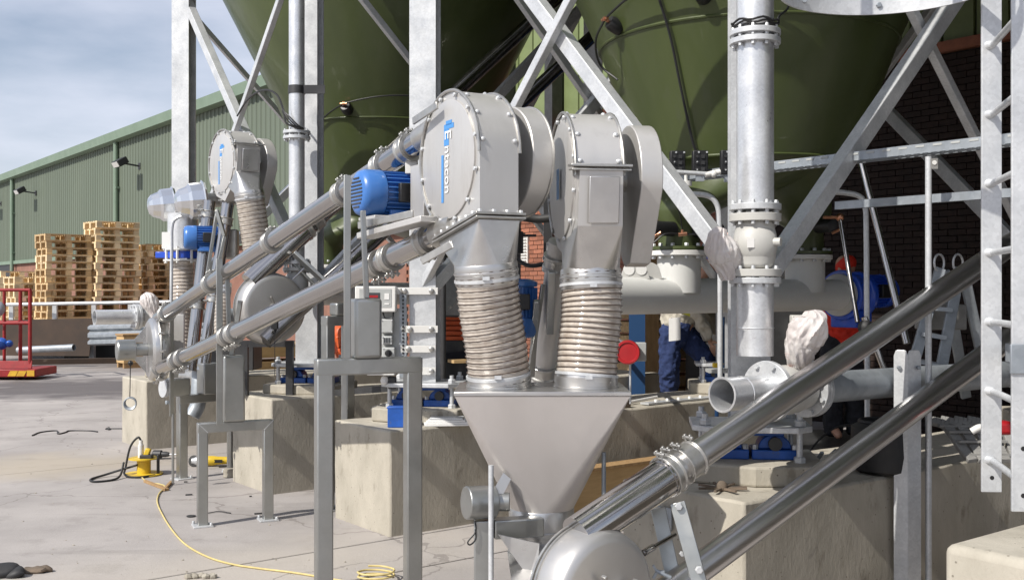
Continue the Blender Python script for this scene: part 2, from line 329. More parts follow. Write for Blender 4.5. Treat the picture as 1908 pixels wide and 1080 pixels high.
def ground_mat():
    m = mat('yard concrete', (.41, .38, .362), .88, 0, (.315, .292, .28), .9, bump=.3, bscale=45, spots=((.31, .285, .27), 2.7, .60), rand=.03)
    t = m.node_tree; N = t.nodes; L = t.links; b = N['Principled BSDF']; src = b.inputs['Base Color'].links[0].from_socket
    g = N.new('ShaderNodeNewGeometry')
    def blot(cx_, cy_, rx, ry, col, soft, prev, ang=0., amt=.8):
        mp_ = N.new('ShaderNodeMapping'); mp_.vector_type = 'TEXTURE'; mp_.inputs['Location'].default_value = (cx_, cy_, 0); mp_.inputs['Scale'].default_value = (rx, ry, 1); mp_.inputs['Rotation'].default_value = (0, 0, ang)
        L.new(g.outputs['Position'], mp_.inputs['Vector']); ln = N.new('ShaderNodeVectorMath'); ln.operation = 'LENGTH'; L.new(mp_.outputs[0], ln.inputs[0])
        nn = N.new('ShaderNodeTexNoise'); nn.inputs['Scale'].default_value = 1.6; nn.inputs['Detail'].default_value = 7; L.new(g.outputs['Position'], nn.inputs['Vector'])
        ad = N.new('ShaderNodeMath'); ad.operation = 'MULTIPLY_ADD'; L.new(nn.outputs['Fac'], ad.inputs[0]); ad.inputs[1].default_value = 1.3; L.new(ln.outputs['Value'], ad.inputs[2])
        mr = N.new('ShaderNodeMapRange'); mr.inputs['From Min'].default_value = 1.5-soft; mr.inputs['From Max'].default_value = 1.5+soft; mr.inputs['To Min'].default_value = amt; mr.inputs['To Max'].default_value = 0
        L.new(ad.outputs[0], mr.inputs['Value']); mm = N.new('ShaderNodeMix'); mm.data_type = 'RGBA'; L.new(mr.outputs[0], mm.inputs['Factor']); L.new(prev, mm.inputs['A']); mm.inputs['B'].default_value = (*col, 1); return mm.outputs['Result']
    c = blot(-7.2, 18.4, 3.4, 2.2, (.10, .09, .092), .3, src, 0, .92)      # dark patch in front of the red cage
    c = blot(-7.0, 25.0, 7.0, 3.2, (.15, .13, .12), .4, c, 0, .9)          # dirty strip by the barrier
    c = blot(-4.6, 10.2, 1.6, .8, (.44, .375, .28), .5, c, .3, .6)          # sandy dust by the plinths
    c = blot(-1.6, 6.4, 1.6, .7, (.52, .47, .40), .5, c, .5, .5)
    # hairline cracks, tyre scuffs
    vo = N.new('ShaderNodeTexVoronoi'); vo.feature = 'DISTANCE_TO_EDGE'; vo.inputs['Scale'].default_value = .42; wn_ = N.new('ShaderNodeTexNoise'); wn_.inputs['Scale'].default_value = 2.2; wn_.inputs['Detail'].default_value = 8
    L.new(g.outputs['Position'], wn_.inputs['Vector']); va = N.new('ShaderNodeVectorMath'); va.operation = 'MULTIPLY_ADD'; L.new(wn_.outputs['Color'], va.inputs[0]); va.inputs[1].default_value = (.7, .7, 0); L.new(g.outputs['Position'], va.inputs[2]); L.new(va.outputs[0], vo.inputs['Vector'])
    lt = N.new('ShaderNodeMath'); lt.operation = 'LESS_THAN'; lt.inputs[1].default_value = .0035; L.new(vo.outputs['Distance'], lt.inputs[0])
    mu = N.new('ShaderNodeMath'); mu.operation = 'MULTIPLY'; mu.inputs[1].default_value = .5; L.new(lt.outputs[0], mu.inputs[0])
    mm = N.new('ShaderNodeMix'); mm.data_type = 'RGBA'; L.new(mu.outputs[0], mm.inputs['Factor']); L.new(c, mm.inputs['A']); mm.inputs['B'].default_value = (.16, .14, .13, 1); c = mm.outputs['Result']
    mp2 = N.new('ShaderNodeMapping'); mp2.inputs['Rotation'].default_value = (0, 0, -.66); mp2.inputs['Scale'].default_value = (.22, 3.0, 1); L.new(g.outputs['Position'], mp2.inputs['Vector'])
    n5 = N.new('ShaderNodeTexNoise'); n5.inputs['Scale'].default_value = 1.0; n5.inputs['Detail'].default_value = 9; n5.inputs['Roughness'].default_value = .65; L.new(mp2.outputs[0], n5.inputs['Vector'])
    mr = N.new('ShaderNodeMapRange'); mr.inputs['From Min'].default_value = .56; mr.inputs['From Max'].default_value = .72; mr.inputs['To Max'].default_value = .55; L.new(n5.outputs['Fac'], mr.inputs['Value'])
    mm = N.new('ShaderNodeMix'); mm.data_type = 'RGBA'; L.new(mr.outputs[0], mm.inputs['Factor']); L.new(c, mm.inputs['A']); mm.inputs['B'].default_value = (.24, .22, .205, 1); c = mm.outputs['Result']
    L.new(c, b.inputs['Base Color']); return m
M['ground'] = ground_mat()
M['joint'] = mat('joint dirt', (.13, .115, .10), .95, 0, (.09, .08, .07), 9)
# ================================================================== GROUND
gb = MB(); gb.add([(-900, -900, -.03), (900, -900, -.03), (900, 1400, -.03), (-900, 1400, -.03)], [(0, 1, 2, 3)])
ground = gb.build('ground', M['joint'], smooth=0); ground['kind'] = 'structure'
a_edges = [-60, -26, -9.5, 9.0, 60]; b_edges = [-60, -22, -9, -3.9, -1.55, -.79, -.05, 4.3, 8.9, 13.5, 22, 34, 60, 200]
for i in range(len(a_edges)-1):
    for j in range(len(b_edges)-1):
        a0, a1, b0, b1 = a_edges[i]+.011, a_edges[i+1]-.011, b_edges[j]+.011, b_edges[j+1]-.011
        m = MB(); m.prism([S(a0, b0, -.025), S(a1, b0, -.025), S(a1, b1, -.025), S(a0, b1, -.025)], Z*.025)
        m.build('slab', M['ground'], ground, bevel=.004 if abs(a0) < 12 and -10 < b0 < 14 else 0, smooth=0, segs=1)
m = MB()                                            # far ground out to the horizon
m.prism([S(-880, -880, -.028), S(60.01, -880, -.028), S(60.01, -60.01, -.028), S(-880, -60.01, -.028)], Z*.026)
m.prism([S(-880, -60, -.028), S(-60.01, -60, -.028), S(-60.01, 880, -.028), S(-880, 880, -.028)], Z*.026)
m.prism([S(-60, 200.01, -.028), S(880, 200.01, -.028), S(880, 880, -.028), S(-60, 880, -.028)], Z*.026)
m.prism([S(60.02, -880, -.028), S(880, -880, -.028), S(880, 200, -.028), S(60.02, 200, -.028)], Z*.026)
m.build('far_slab', M['ground'], ground, smooth=0)

# ================================================================== GREEN SHED (left) AND BRICK BUILDING (behind the silos)
FA = 7.74                                           # both fronts stand on this line of the site grid
shed = thing('storage_shed', 'long green corrugated shed with pale gutter filling the left background', 'shed', S(FA, 20))
SB0, SB1, ZC, ZE = 12.2, 66.0, 3.0, 6.95
m = MB(); prof = []
b = SB0
while b < SB1:                                      # trapezoid ribs, one every 0.28 m
    prof += [(b, 0), (b+.17, 0), (b+.19, .028), (b+.26, .028)]; b += .28
pts0 = [S(FA-.06-d, bb, ZC) for bb, d in prof]; pts1 = [S(FA-.06-d, bb, ZE-.1) for bb, d in prof]
n = len(prof); m.add(pts0+pts1, [(i, i+1, n+i+1, n+i) for i in range(n-1)])
m.build('cladding', M['green_shed'], shed, smooth=0, kind='stuff')
m = MB(); m.prism([S(FA, SB0, 0), S(FA+14, SB0, 0), S(FA+14, SB1, 0), S(FA, SB1, 0)], Z*ZC); m.build('brick_base', M['far_brick'], shed, smooth=0)
m = MB(); m.prism([S(FA, SB0, ZC+.004), S(FA+14, SB0, ZC+.004), S(FA+14, SB1, ZC+.004), S(FA, SB1, ZC+.004)], Z*(ZE-ZC)); m.build('wall', M['green_shed'], shed, smooth=0)
m = MB(); m.prism([S(FA-.2, SB0-.1, ZE+.1), S(FA+7, SB0-.1, ZE+1.3), S(FA+14, SB0-.1, ZE+.1)], B*(SB1-SB0+.2)); m.build('roof', M['green_trim'], shed, smooth=0)
m = MB(); m.prism([S(FA-.34, SB0-.1, ZE-.16), S(FA-.10, SB0-.1, ZE-.2), S(FA-.10, SB0-.1, ZE+.12), S(FA-.38, SB0-.1, ZE+.12)], B*(SB1-SB0+.2)); m.build('gutter', M['green_trim'], shed, smooth=0)
m = MB(); m.prism([S(FA-.14, SB0-.1, ZC-.12), S(FA-.03, SB0-.1, ZC-.12), S(FA-.03, SB0-.1, ZC+.05), S(FA-.14, SB0-.1, ZC+.02)], B*(SB1-SB0+.2)); m.build('drip_flashing', M['green_trim'], shed, smooth=0)
for t in (11.7, 26.8, 42):
    m = MB(); p = S(FA-.17, 18.96+t); m.cyl(p, p+Z*(ZE-.15), .085, n=10)
    for z in (1.5, 3.4, 5.2): m.box(p+Z*z+A*.03, (.14, .24, .07), A, B, Z)
    m.build('downpipe', M['green_trim'], shed)
m = MB(); p = S(FA-.02, 18.96+28.9); m.box(p+Z*1.45, (.06, 2.6, 2.9), A, B, Z); m.build('doorway', M['black'], shed, smooth=0)
m = MB(); p = S(FA-.05, 18.96+27.4); m.box(p+Z*1.5, (.1, .3, 3.0), A, B, Z); m.build('door_post', M['timber'], shed, smooth=0)
for t, z, lb in ((9.5, 5.74, 'black floodlight on the green shed wall, nearest the galvanised silo leg'),
                 (22.9, 5.83, 'black floodlight on the green shed wall above the pallet stacks'),
                 (29.4, 5.80, 'black floodlight on the green shed wall at the left edge of the photo')):
    p = S(FA-.09, 18.96+t, z); lamp = thing('floodlight', lb, 'lamp', p, 'floodlights on the shed wall')
    m = MB(); m.beam(p, p-A*.55+Z*.06, .06, .05); m.box(p, (.04, .2, .2), A, B, Z); m.build('bracket', M['dark_steel'], lamp)
    m = MB(); d = (A*-.85-Z*.5).normalized(); u = d.cross(B).normalized()
    m.box(p-A*.62+Z*.08, (.22, .62, .34), u, B, d); m.build('lamp_head', M['black'], lamp, bevel=.02)
    m = MB(); m.box(p-A*.62+Z*.08+d*.175, (.17, .54, .012), u, B, d); m.build('lens', M['grey_paint'], lamp)

bb = thing('brick_building', 'red brick building with pale green upper boards behind the silos', 'building', S(FA, 5))
BB0, BB1, ZB = -16.0, SB0-.03, 4.45
m = MB(); m.prism([S(FA+.03, BB0, 0), S(FA+10, BB0, 0), S(FA+10, BB1, 0), S(FA+.03, BB1, 0)], Z*(ZB+5)); m.build('wall', M['mortar'], bb, smooth=0)
m = MB(); m.prism([S(FA+.022, BB0-.01, 0), S(FA+.028, BB0-.01, 0), S(FA+.028, 3.2, 0), S(FA+.022, 3.2, 0)], Z*ZB); m.build('shaded_wall', M['shaded_mortar'], bb, smooth=0)  # dark backing sheet: the bay's shade put into its colour
m = MB(); m.prism([S(FA-.4, BB0-.2, ZB+5.01), S(FA+10.4, BB0-.2, ZB+5.01), S(FA+10.4, BB1-.01, ZB+5.01), S(FA-.4, BB1-.01, ZB+5.01)], Z*.25); m.build('roof', M['dark_steel'], bb, smooth=0)
def brick_mesh():
    m = MB(); m.box((0, 0, 0), (.215, .10, .065), B, A, Z); return m
spots = []
rows = int(ZB/.075)
for r in range(rows):
    z = .0375+r*.075; off = .1125 if r % 2 else 0
    bpos = BB0+.12+off
    while bpos < BB1-.12:
        p = S(FA-.008, bpos, z)
        px = CX+F_*p.x/p.y; py = CY-F_*(p.z-EYE)/p.y
        if not (8.10 < bpos < 8.50 and 2.15 < z < 2.68):
            w = 0 if (955 < px < 1022 and 335 < py < 520) else (1 if 1000 < px < 1900 else 2)
            spots.append((w, abs(px-988)+abs(py-430), p))
        bpos += .225
shaded_data = bpy.data.meshes.new('brick'); _t = brick_mesh(); shaded_data.from_pydata([tuple(v) for v in _t.v], [], _t.f); shaded_data.materials.append(M['shaded_brick'])
spots.sort(key=lambda s: (s[0], s[1]))
proto = None
for k, (w, d, p) in enumerate(spots[:300]):
    q = p-A*random.uniform(0, .006)
    if proto is None:
        proto = brick_mesh().build('brick', M['brick'], None, smooth=0); o = proto
    else: o = proto.copy(); COL.objects.link(o)
    o.parent = bb; o.location = q-bb.location
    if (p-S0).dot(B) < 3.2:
        o.data = shaded_data  # bricks in the bay take the shade-darkened colour
for mt in ('brick', 'shaded_brick'):
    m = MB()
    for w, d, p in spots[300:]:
        if ((p-S0).dot(B) < 3.2) == (mt == 'shaded_brick'): m.box(p-A*random.uniform(0, .006), (.215, .10, .065), B, A, Z)
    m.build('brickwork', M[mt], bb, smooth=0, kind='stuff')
b = BB0                                             # pale green boards above the bricks
panel = None
while b < BB1-.4:
    p = S(FA-.03, b+.2, ZB+1.9)
    if panel is None:
        m = MB(); m.prism([V((0,0,0))+A*.02-B*.19-Z*1.85, V((0,0,0))-A*.015-B*.18-Z*1.85, V((0,0,0))-A*.015+B*.18-Z*1.85, V((0,0,0))+A*.02+B*.19-Z*1.85], Z*3.7)
        panel = m.build('board', M['green_panel'], None, smooth=0); o = panel
    else: o = panel.copy(); COL.objects.link(o)
    o.parent = bb; o.location = p-bb.location; b += .4
m = MB(); m.box(S(FA-.06, (BB0+BB1)/2, ZB+.06), (.12, BB1-BB0, .12), A, B, Z); m.build('sill', M['copper'] if False else M['brick'], bb, smooth=0)
for pxc in (1031, 942):                              # dark posts up the boarded front
    k = (pxc-CX)/F_; t = (k*S(FA-.2, 0).y-S(FA-.2, 0).x)/(B.x-k*B.y)
    m = MB(); m.box(S(FA-.2, t, 4.6), (.22, .2, 9.2), A, B, Z); m.build('steel_post', M['dark_steel'], bb, smooth=0)
vent = MB(); vent.box(S(FA-.07, 8.29, 2.415), (.05, .40, .5), A, B, Z); vo = vent.build('louvre_frame', M['white'], bb, smooth=0)
sl = None
for i in range(9):
    p = S(FA-.11, 8.29, 2.20+i*.053)
    if sl is None:
        sl = MB().box((0, 0, 0), (.012, .36, .045), (A*.7+Z*.7).normalized(), B, (Z*.7-A*.7).normalized()).build('slat', M['white'], None, smooth=0); o = sl
    else: o = sl.copy(); COL.objects.link(o)
    o.parent = vo; o.location = p-bb.location

# ================================================================== CONCRETE PLINTHS
def plinth(b0, b1, h, a1, label, loc_b, a0=0.):
    # cast block: a little out of square, edges knocked about
    m = MB(); nu, nv, nw = 60, 11, 11
    pl = [S(a0, b0), S(a1, b0), S(a1, b1), S(a0, b1)]
    bm = bmesh.new()
    def face(p0, e1, e2, n1, n2):
        vs = [p0+e1*(i/n1)+e2*(j/n2) for j in range(n2+1) for i in range(n1+1)]
        m.add(vs, [(j*(n1+1)+i, j*(n1+1)+i+1, (j+1)*(n1+1)+i+1, (j+1)*(n1+1)+i) for j in range(n2) for i in range(n1)])
    LA, LB, LH = A*(a1-a0), B*(b1-b0), Z*h
    face(S(a0, b0), LA, LH, nu, nw); face(S(a0, b1), LA, LH, nu, nw); face(S(a0, b0), LB, LH, nv, nw); face(S(a1, b0), LB, LH, nv, nw)
    face(S(a0, b0, h), LA, LB, nu, nv)
    bm.free()
    for i, v in enumerate(m.v):
        q = mnoise.noise_vector(v*1.7)*.006+mnoise.noise_vector(v*13)*.004
        m.v[i] = v+V((q.x, q.y, q.z if v.z > .05 else 0))
    o = m.build('concrete_plinth', M['plinth'], None, bevel=.014, smooth=30, weld=True, loc=S(a0, loc_b))
    tag(o, label, 'plinth', 'concrete plinths under the silo legs'); return o
PH = .73
plinth(-3.1, -2.3, PH, 4.75, 'concrete plinth at lower right under the blue bearing and tall galvanised valve pipe', -3.1)
plinth(0, .8, PH, 4.55, 'concrete plinth behind the stainless hopper, with a blue box on top', 0)
plinth(1.9, 2.7, PH+.06, 4.6, 'concrete plinth left of the hopper, behind the short steel stand', 1.9)
plinth(5.0, 5.8, PH, 4.6, 'farthest concrete plinth, pale end facing the yellow cable reel', 5.0)
# low block at the lower right corner
m = MB(); c = W(1757, 1012, 3.55)
p0 = V((c.x, c.y, 0)); zt = c.z
m.prism([p0, p0+A*2.6, p0+A*2.6-B*.15+B*-1.0, p0-B*1.15], Z*zt)
o = m.build('concrete_block', M['plinth'], None, bevel=.03, smooth=30, loc=p0, segs=3); tag(o, 'low pale concrete block in the bottom right corner', 'block')

# ================================================================== SILOS ON THEIR STEEL LEGS
def h_section(m, p, z0, z1, w=.2, t=.014, ax=V((.992, -.122, 0)), ay=V((.122, .992, 0))):
    h = w/2; tw = .006
    pts = [(-h,-h),(h,-h),(h,-h+t),(tw,-h+t),(tw,h-t),(h,h-t),(h,h),(-h,h),(-h,h-t),(-tw,h-t),(-tw,-h+t),(-h,-h+t)]
    m.prism([V((p.x, p.y, z0))+ax*x+ay*y for x, y in pts], Z*(z1-z0))
SPROF = [(2.02, 9.6), (2.02, 5.35), (1.22, 3.80), (1.06, 3.45), (.74, 2.60)]
def cone_r(z):
    P = SPROF
    for (r1, z1), (r0, z0) in zip(P[:-1], P[1:]):
        if z0 <= z <= z1: return r0+(r1-r0)*(z-z0)/(z1-z0)
    return P[-1][0] if z < P[-1][1] else P[0][0]
def cone_at(ctr, px, z, off=0.):
    best = None
    for i in range(720):
        t = 2*math.pi*i/720; r = cone_r(z)+off; p = ctr+V((math.cos(t)*r, math.sin(t)*r, z))
        e = abs(CX+F_*p.x/p.y-px)+max(0, (p-ctr).x*ctr.x+(p-ctr).y*ctr.y)*9000
        if best is None or e < best[0]: best = (e, p, V((math.cos(t), math.sin(t), .45)).normalized())
    return best[1], best[2]
def silo(label, sa, sb, cols, braces):
    ctr = S(sa, sb); s = thing('silo', label, 'silo', ctr, 'green silos')
    m = MB(); m.lathe(ctr, Z, [(r, z) for r, z in SPROF], 72, False); m.build('hopper_cone', M['green_silo'], s, smooth=50)
    m = MB(); m.lathe(ctr, Z, [(2.02, 9.6), (1.2, 10.1), (.01, 10.4)], 72, False); m.build('roof', M['green_silo'], s)
    m = MB()
    for z in (3.45, 2.60, 5.35): m.sweep(circle(ctr+Z*z, cone_r(z)+.003, X, Y, 72), .011, 6, closed=True)
    m.build('weld_bead', M['green_silo'], s)
    m = MB(); m.lathe(ctr, Z, [(2.03, 5.36), (2.22, 5.36), (2.22, 5.60), (2.03, 5.60)], 72, False); m.build('ring_beam', M['galv'], s)
    for sg in (-1, 1):                               # forked outlet
        leg_c = ctr+A*(.7*sg); n = 48; r0 = circle(ctr+Z*2.6, .742, A, B, n); rings = [r0]
        for k in range(1, 9):
            t = k/8; e = t*t*(3-2*t); rr = .742+(.145-.742)*(t**.8); rings.append(circle(ctr+A*(.7*sg*e*.985)+Z*(2.6-.42*t), rr, A, B, n))
        rings.append(circle(leg_c+Z*2.0, .142, A, B, n))
        m = MB(); m.loft(rings); m.build('outlet', M['green_silo'], s, smooth=60)
        m = MB(); m.lathe(leg_c+Z*1.975, Z, [(.205, 0), (.205, .022), (.14, .022)], 36); m.build('outlet_flange', M['green_silo'], s)
        m = MB(); m.hexes([leg_c+Z*1.998+A*(.178*math.cos(i*math.pi/6))+B*(.178*math.sin(i*math.pi/6)) for i in range(12)], Z, .015, .02); m.build('bolts', M['galv'], s, kind='stuff')
    for (a, b) in cols:
        m = MB(); h_section(m, S(a, b), PH+.284, 5.36); m.build('leg', M['galv'], s, smooth=0)
    zl, zh = 1.69, 4.95
    for (c0, c1, flip) in braces:
        P0, P1 = S(*c0), S(*c1); nrm = (P1-P0).cross(Z).normalized(); k = .045
        for up, sgn in ((0, 1), (1, -1)):
            q0 = P0+Z*(zl if up == 0 else zh); q1 = P1+Z*(zh if up == 0 else zl)
            bw = .088 if up == 0 else .055; m = MB(); m.beam(q0+nrm*(k*sgn*flip), q1+nrm*(k*sgn*flip), bw, bw*1.08, up=Z)
            m.build('brace', M['galv'], s, bevel=.006, smooth=0)
    return s, ctr
c0, c1, c2, c3 = (.58, -2.65), (.58, .45), (.58, 2.35), (.58, 5.45)
d0, d1, d2, d3 = (4.0, -2.65), (4.0, .45), (4.0, 2.35), (4.0, 5.45)
silo1, sc1 = silo('right-hand olive green silo cone above the grey screw conveyor', 2.29, -1.2, [c0, c1, d0, d1], [(c0, c1, 1), (c0, d0, 1), (c1, d1, 1), (d0, d1, 1)])
silo2, sc2 = silo('left-hand olive green silo cone behind the blue motor and disc conveyor', 2.29, 3.9, [c2, c3, d2, d3], [(c2, c3, 1), (c2, d2, 1), (c3, d3, 1), (d2, d3, 1)])

shade_silo, sc3 = silo('third olive green silo added out of view at right to shade the bay', 2.29, -6.4, [(.58, -7.85), (.58, -4.75), (4.0, -7.85), (4.0, -4.75)], [((.58, -7.85), (.58, -4.75), 1), ((4.0, -7.85), (4.0, -4.75), 1)])  # unseen silo, added to cast shade over the right-hand bay
# unseen canopy, added to keep light off the bay behind the silos
m = MB(); m.prism([S(3.0, -12, 5.75), S(FA+.02, -12, 6.05), S(FA+.02, 3.0, 6.05), S(3.0, 3.0, 5.75)], Z*.08); cpy = m.build('shade_canopy', M['dark_steel'], None, smooth=0, loc=S(5.4, -5, 5.9)); tag(cpy, 'unseen canopy added between silos and brick building to shade the bay', 'canopy')
m = MB(); m.prism([S(4.3, -6.0, 0), S(FA-.05, -6.0, 0), S(FA-.05, -6.0, 6.0), S(4.3, -6.0, 5.85)], -B*.1); o = m.build('blocker_wall', M['shaded_brick'], None, smooth=0, loc=S(6, -6)); tag(o, 'unseen wall added beyond the right edge to darken the bay', 'wall')  # added out of view to block light from the bay

# black knockers with copper unions and the black air line that loops between them
def knocker(s, ctr, px, z, r=.052):
    p, nn = cone_at(ctr, px, z); m = MB(); m.lathe(p-nn*.02, nn, [(r*.9, 0), (r, .02), (r, .075), (r*.8, .10), (r*.3, .105)], 20); k = m.build('knocker', M['black'], s)
    q = p+nn*.115; m = MB(); sd = nn.cross(Z).normalized(); m.cyl(q-sd*.035, q+sd*.035, .011, n=10); m.cyl(p+nn*.08, q, .012, n=10); m.lathe(q-sd*.012, sd, [(.017, 0), (.017, .024)], 6)
    m.build('union', M['copper'], k); return q
k1 = knocker(silo1, sc1, 1152, 3.50); k2 = knocker(silo1, sc1, 1312, 3.56); k3 = knocker(silo1, sc1, 1515, 3.50)
def airline(s, pts, r=.008, name='air_line', mt='cable'):
    m = MB(); m.sweep(spline(pts, 8), r, 6); return m.build(name, M[mt], s)
def sag(p, q, ctr, bow=.05, drop=0):
    out_ = []
    for i in range(7):
        t = i/6; v = p.lerp(q, t); w = V((v.x-ctr.x, v.y-ctr.y, 0)); rr = cone_r(v.z)+bow+.05*math.sin(t*math.pi)
        if w.length < rr+.02: w = w.normalized()*(rr+.02)
        out_.append(V((ctr.x+w.x, ctr.y+w.y, v.z+drop*math.sin(t*math.pi))))
    return out_
airline(silo1, sag(k1, k2, sc1, .04, .05)); airline(silo1, sag(k2, k3, sc1, .04, .06))
e, _ = cone_at(sc1, 1118, 3.30, .1); airline(silo1, [k1, k1.lerp(e, .5)+V((-.05, -.05, .0)), e, e+V((.12, -.05, -.12))])
pa = [cone_at(sc1, px, z, .03)[0] for px, z in ((1190, 3.95), (1225, 3.62), (1250, 3.35), (1268, 3.05), (1288, 2.72), (1300, 2.60))]
airline(silo1, pa, .009)
k4 = knocker(silo2, sc2, 648, 3.52, .06); k5 = knocker(silo2, sc2, 850, 3.52)
airline(silo2, sag(k4, k5, sc2, .04, .08)); e, _ = cone_at(sc2, 590, 3.4, .04); airline(silo2, [k4, k4.lerp(e, .5)+Z*.02, e])
# lower knockers on the forked outlets of the right silo
for (px, py, D, ax) in ((1222, 425, 7.05, V((-.8, -.6, 0))), (1332, 428, 7.05, V((.6, -.8, 0))), (1545, 420, 7.8, V((.2, -.97, 0)))):
    p = W(px, py, D); m = MB(); m.lathe(p-ax*.16, ax, [(.05, 0), (.05, .18), (.04, .21), (.02, .215)], 18); k = m.build('knocker', M['black'], silo1)
    m = MB(); q = p+ax*.04+Z*-.06; m.cyl(q, q+V((.06, -.01, .03)), .012, n=8); m.build('union', M['copper'], k)
q0, q1, q2, q3 = W(1218, 452, 6.9), W(1262, 474-35, 6.95), W(1272, 436, 6.95), W(1325, 425, 6.9)
airline(silo1, [q0, W(1240, 436, 6.9), q2, W(1300, 435, 6.9), q3], .006)
m = MB(); m.cyl(W(1264, 437, 6.94), W(1280, 435, 6.94), .013, n=8); m.cyl(W(1272, 437, 6.94), W(1271, 428, 6.94), .01, n=8); m.build('tee_union', M['copper'], silo1)
airline(silo1, [W(1271, 428, 6.95), W(1268, 405, 6.93), W(1262, 385, 6.9)], .004)

# blue load bearings between plinth and leg
def mount(label, cpt, h0, big=1.0, pad=.10):
    p = V((cpt.x, cpt.y, h0)); t = thing('bearing_mount', label, 'bearing', p, 'blue bearing mounts under the silo legs')
    ax, ay = V((.992, -.122, 0)), V((.122, .992, 0))
    if pad: 
        m = MB(); m.prism([p+ax*x+ay*y for x, y in ((-.36,-.22),(.0,-.34),(.30,-.30),(.36,-.02),(.36,.3),(-.36,.3))], Z*pad); m.build('grout_pad', M['plinth'], t, bevel=.012, smooth=0)
    z = pad
    for sg in (-1, 1):
        m = MB(); c = p+ax*(.125*sg)+Z*z; m.box(c+Z*.025, (.235, .2, .05), ax, ay, Z)
        m.build('base_shoe', M['blue_mount'], t, bevel=.006)
        m = MB(); pr = []
        for i in range(13):
            an = math.pi*i/12; pr.append(c+Z*(.052+.075*math.sin(an))+ax*(.085*math.cos(an)))
        m.prism([q-ay*.07 for q in pr], ay*.14); hs = m.build('bearing_housing', M['blue_mount'], t, bevel=.006)
        m = MB(); m.cyl(c-ay*.10+Z*.08, c+ay*.10+Z*.08, .035, n=16); m.build('pin', M['dark_steel'], hs)
        m = MB(); m.hexes([c+ax*x+ay*-.07+Z*.05 for x in (-.1, .1)], Z, .016, .026); m.build('bolts', M['galv'], t, kind='stuff')
    m = MB(); m.box(p+Z*(z+.135), (.34, .17, .03), ax, ay, Z); m.build('top_shoe', M['blue_mount'], t, bevel=.004)
    m = MB(); m.prism([p+Z*(z+.153)+ax*x+ay*y for x, y in ((-.22,-.24),(.22,-.24),(.30,-.16),(.30,.2),(-.30,.2),(-.30,-.16))], Z*.03); m.build('cap_plate', M['galv'], t, bevel=.004, smooth=0)
    for sx, sy in ((-1, -1), (1, -1), (1, 1), (-1, 1)):
        m = MB(); q = p+ax*(.235*sx)+ay*(.17*sy); m.cyl(q+Z*(z-.005), q+Z*(z+.24), .016, n=10); m.hexes([q+Z*(z+.185)], Z, .03, .03); m.hexes([q+Z*(z+.0)], Z, .03, .03); m.build('jacking_bolt', M['galv'], t)
    return t
mount('blue bearing mount on the right-hand plinth below the valve pipe', S(*c0), PH, pad=.10)
mount('blue bearing mount on the middle plinth beside the open blue box', S(*c1), PH, pad=.10)
mount('bearing mount on the plinth behind the disc conveyor, half hidden by the front stand', S(*c2), PH+.06, pad=.08)
mount('bearing mount on the farthest plinth behind the conveyor foot', S(*c3), PH, pad=.10)
for c_, h_, lb in ((d0, PH, 'rear bearing mount hidden in the dark at the right'), (d1, PH, 'rear bearing mount behind the worker in blue trousers')):
    mount(lb, S(*c_), h_)
# ================================================================== CONVEYOR PIECES
def text_geo(txt, size, extrude=.0006):
    cu = bpy.data.curves.new('t', 'FONT'); cu.body = txt; cu.size = size; cu.extrude = extrude; cu.resolution_u = 3
    o = bpy.data.objects.new('t', cu); COL.objects.link(o); dg = bpy.context.evaluated_depsgraph_get(); me = bpy.data.meshes.new_from_object(o.evaluated_get(dg))
    vs = [v.co.copy() for v in me.vertices]; fs = [tuple(p.vertices) for p in me.polygons]
    bpy.data.objects.remove(o); bpy.data.curves.remove(cu); bpy.data.meshes.remove(me); return vs, fs
def motor(par, c, ax, up, k=1., mt='blue_motor', foot=True):
    """finned electric motor: c = middle, ax = shaft direction"""
    ax = ax.normalized(); sd = up.cross(ax).normalized(); up = ax.cross(sd).normalized()
    m = MB(); m.lathe(c-ax*.035*k, ax, [(.098*k, -.02*k), (.098*k, .19*k)], 28)
    for i in range(28):                              # cooling fins
        t = 2*math.pi*i/28; d = sd*math.cos(t)+up*math.sin(t)
        m.box(c+d*(.105*k)+ax*(.05*k), (.19*k, .005*k, .026*k), ax, d.cross(ax), d)
    m.lathe(c+ax*.15*k, ax, [(.112*k, 0), (.118*k, .006*k), (.118*k, .03*k), (.07*k, .05*k)], 28)
    body = m.build('motor', M[mt], par, smooth=40)
    m = MB(); m.lathe(c-ax*.05*k, ax, [(.119*k, 0), (.121*k, -.012*k), (.119*k, -.085*k), (.108*k, -.112*k), (.086*k, -.122*k)], 36)
    m.build('fan_cover', M[mt], body, smooth=50)
    m = MB()                                         # grille bars on the end of the fan cover
    e = c-ax*.1725*k
    for i in range(9):
        h = (-.072+.018*i)*k; w = math.sqrt(max(.0001, (.082*k)**2-h*h)); m.beam(e+up*h-sd*w, e+up*h+sd*w, .005*k, .008*k, up=up)
    m.build('grille', M['dark_steel'], body)
    m = MB(); sg = -1 if sd.y > 0 else 1
    m.box(c+sd*(.128*k*sg)+ax*.055*k, (.10*k, .035*k, .095*k), ax, sd, up); tb = m.build('terminal_box', M['black'], body, bevel=.006*k)
    if foot:
        m = MB(); m.box(c-up*.125*k+ax*.06*k, (.20*k, .21*k, .022*k), ax, sd, up)
        for s_ in (-1, 1): m.box(c-up*.108*k+ax*.06*k+sd*(.075*k*s_), (.17*k, .03*k, .05*k), ax, sd, up)
        m.build('foot', M[mt], body, bevel=.004*k)
    return body
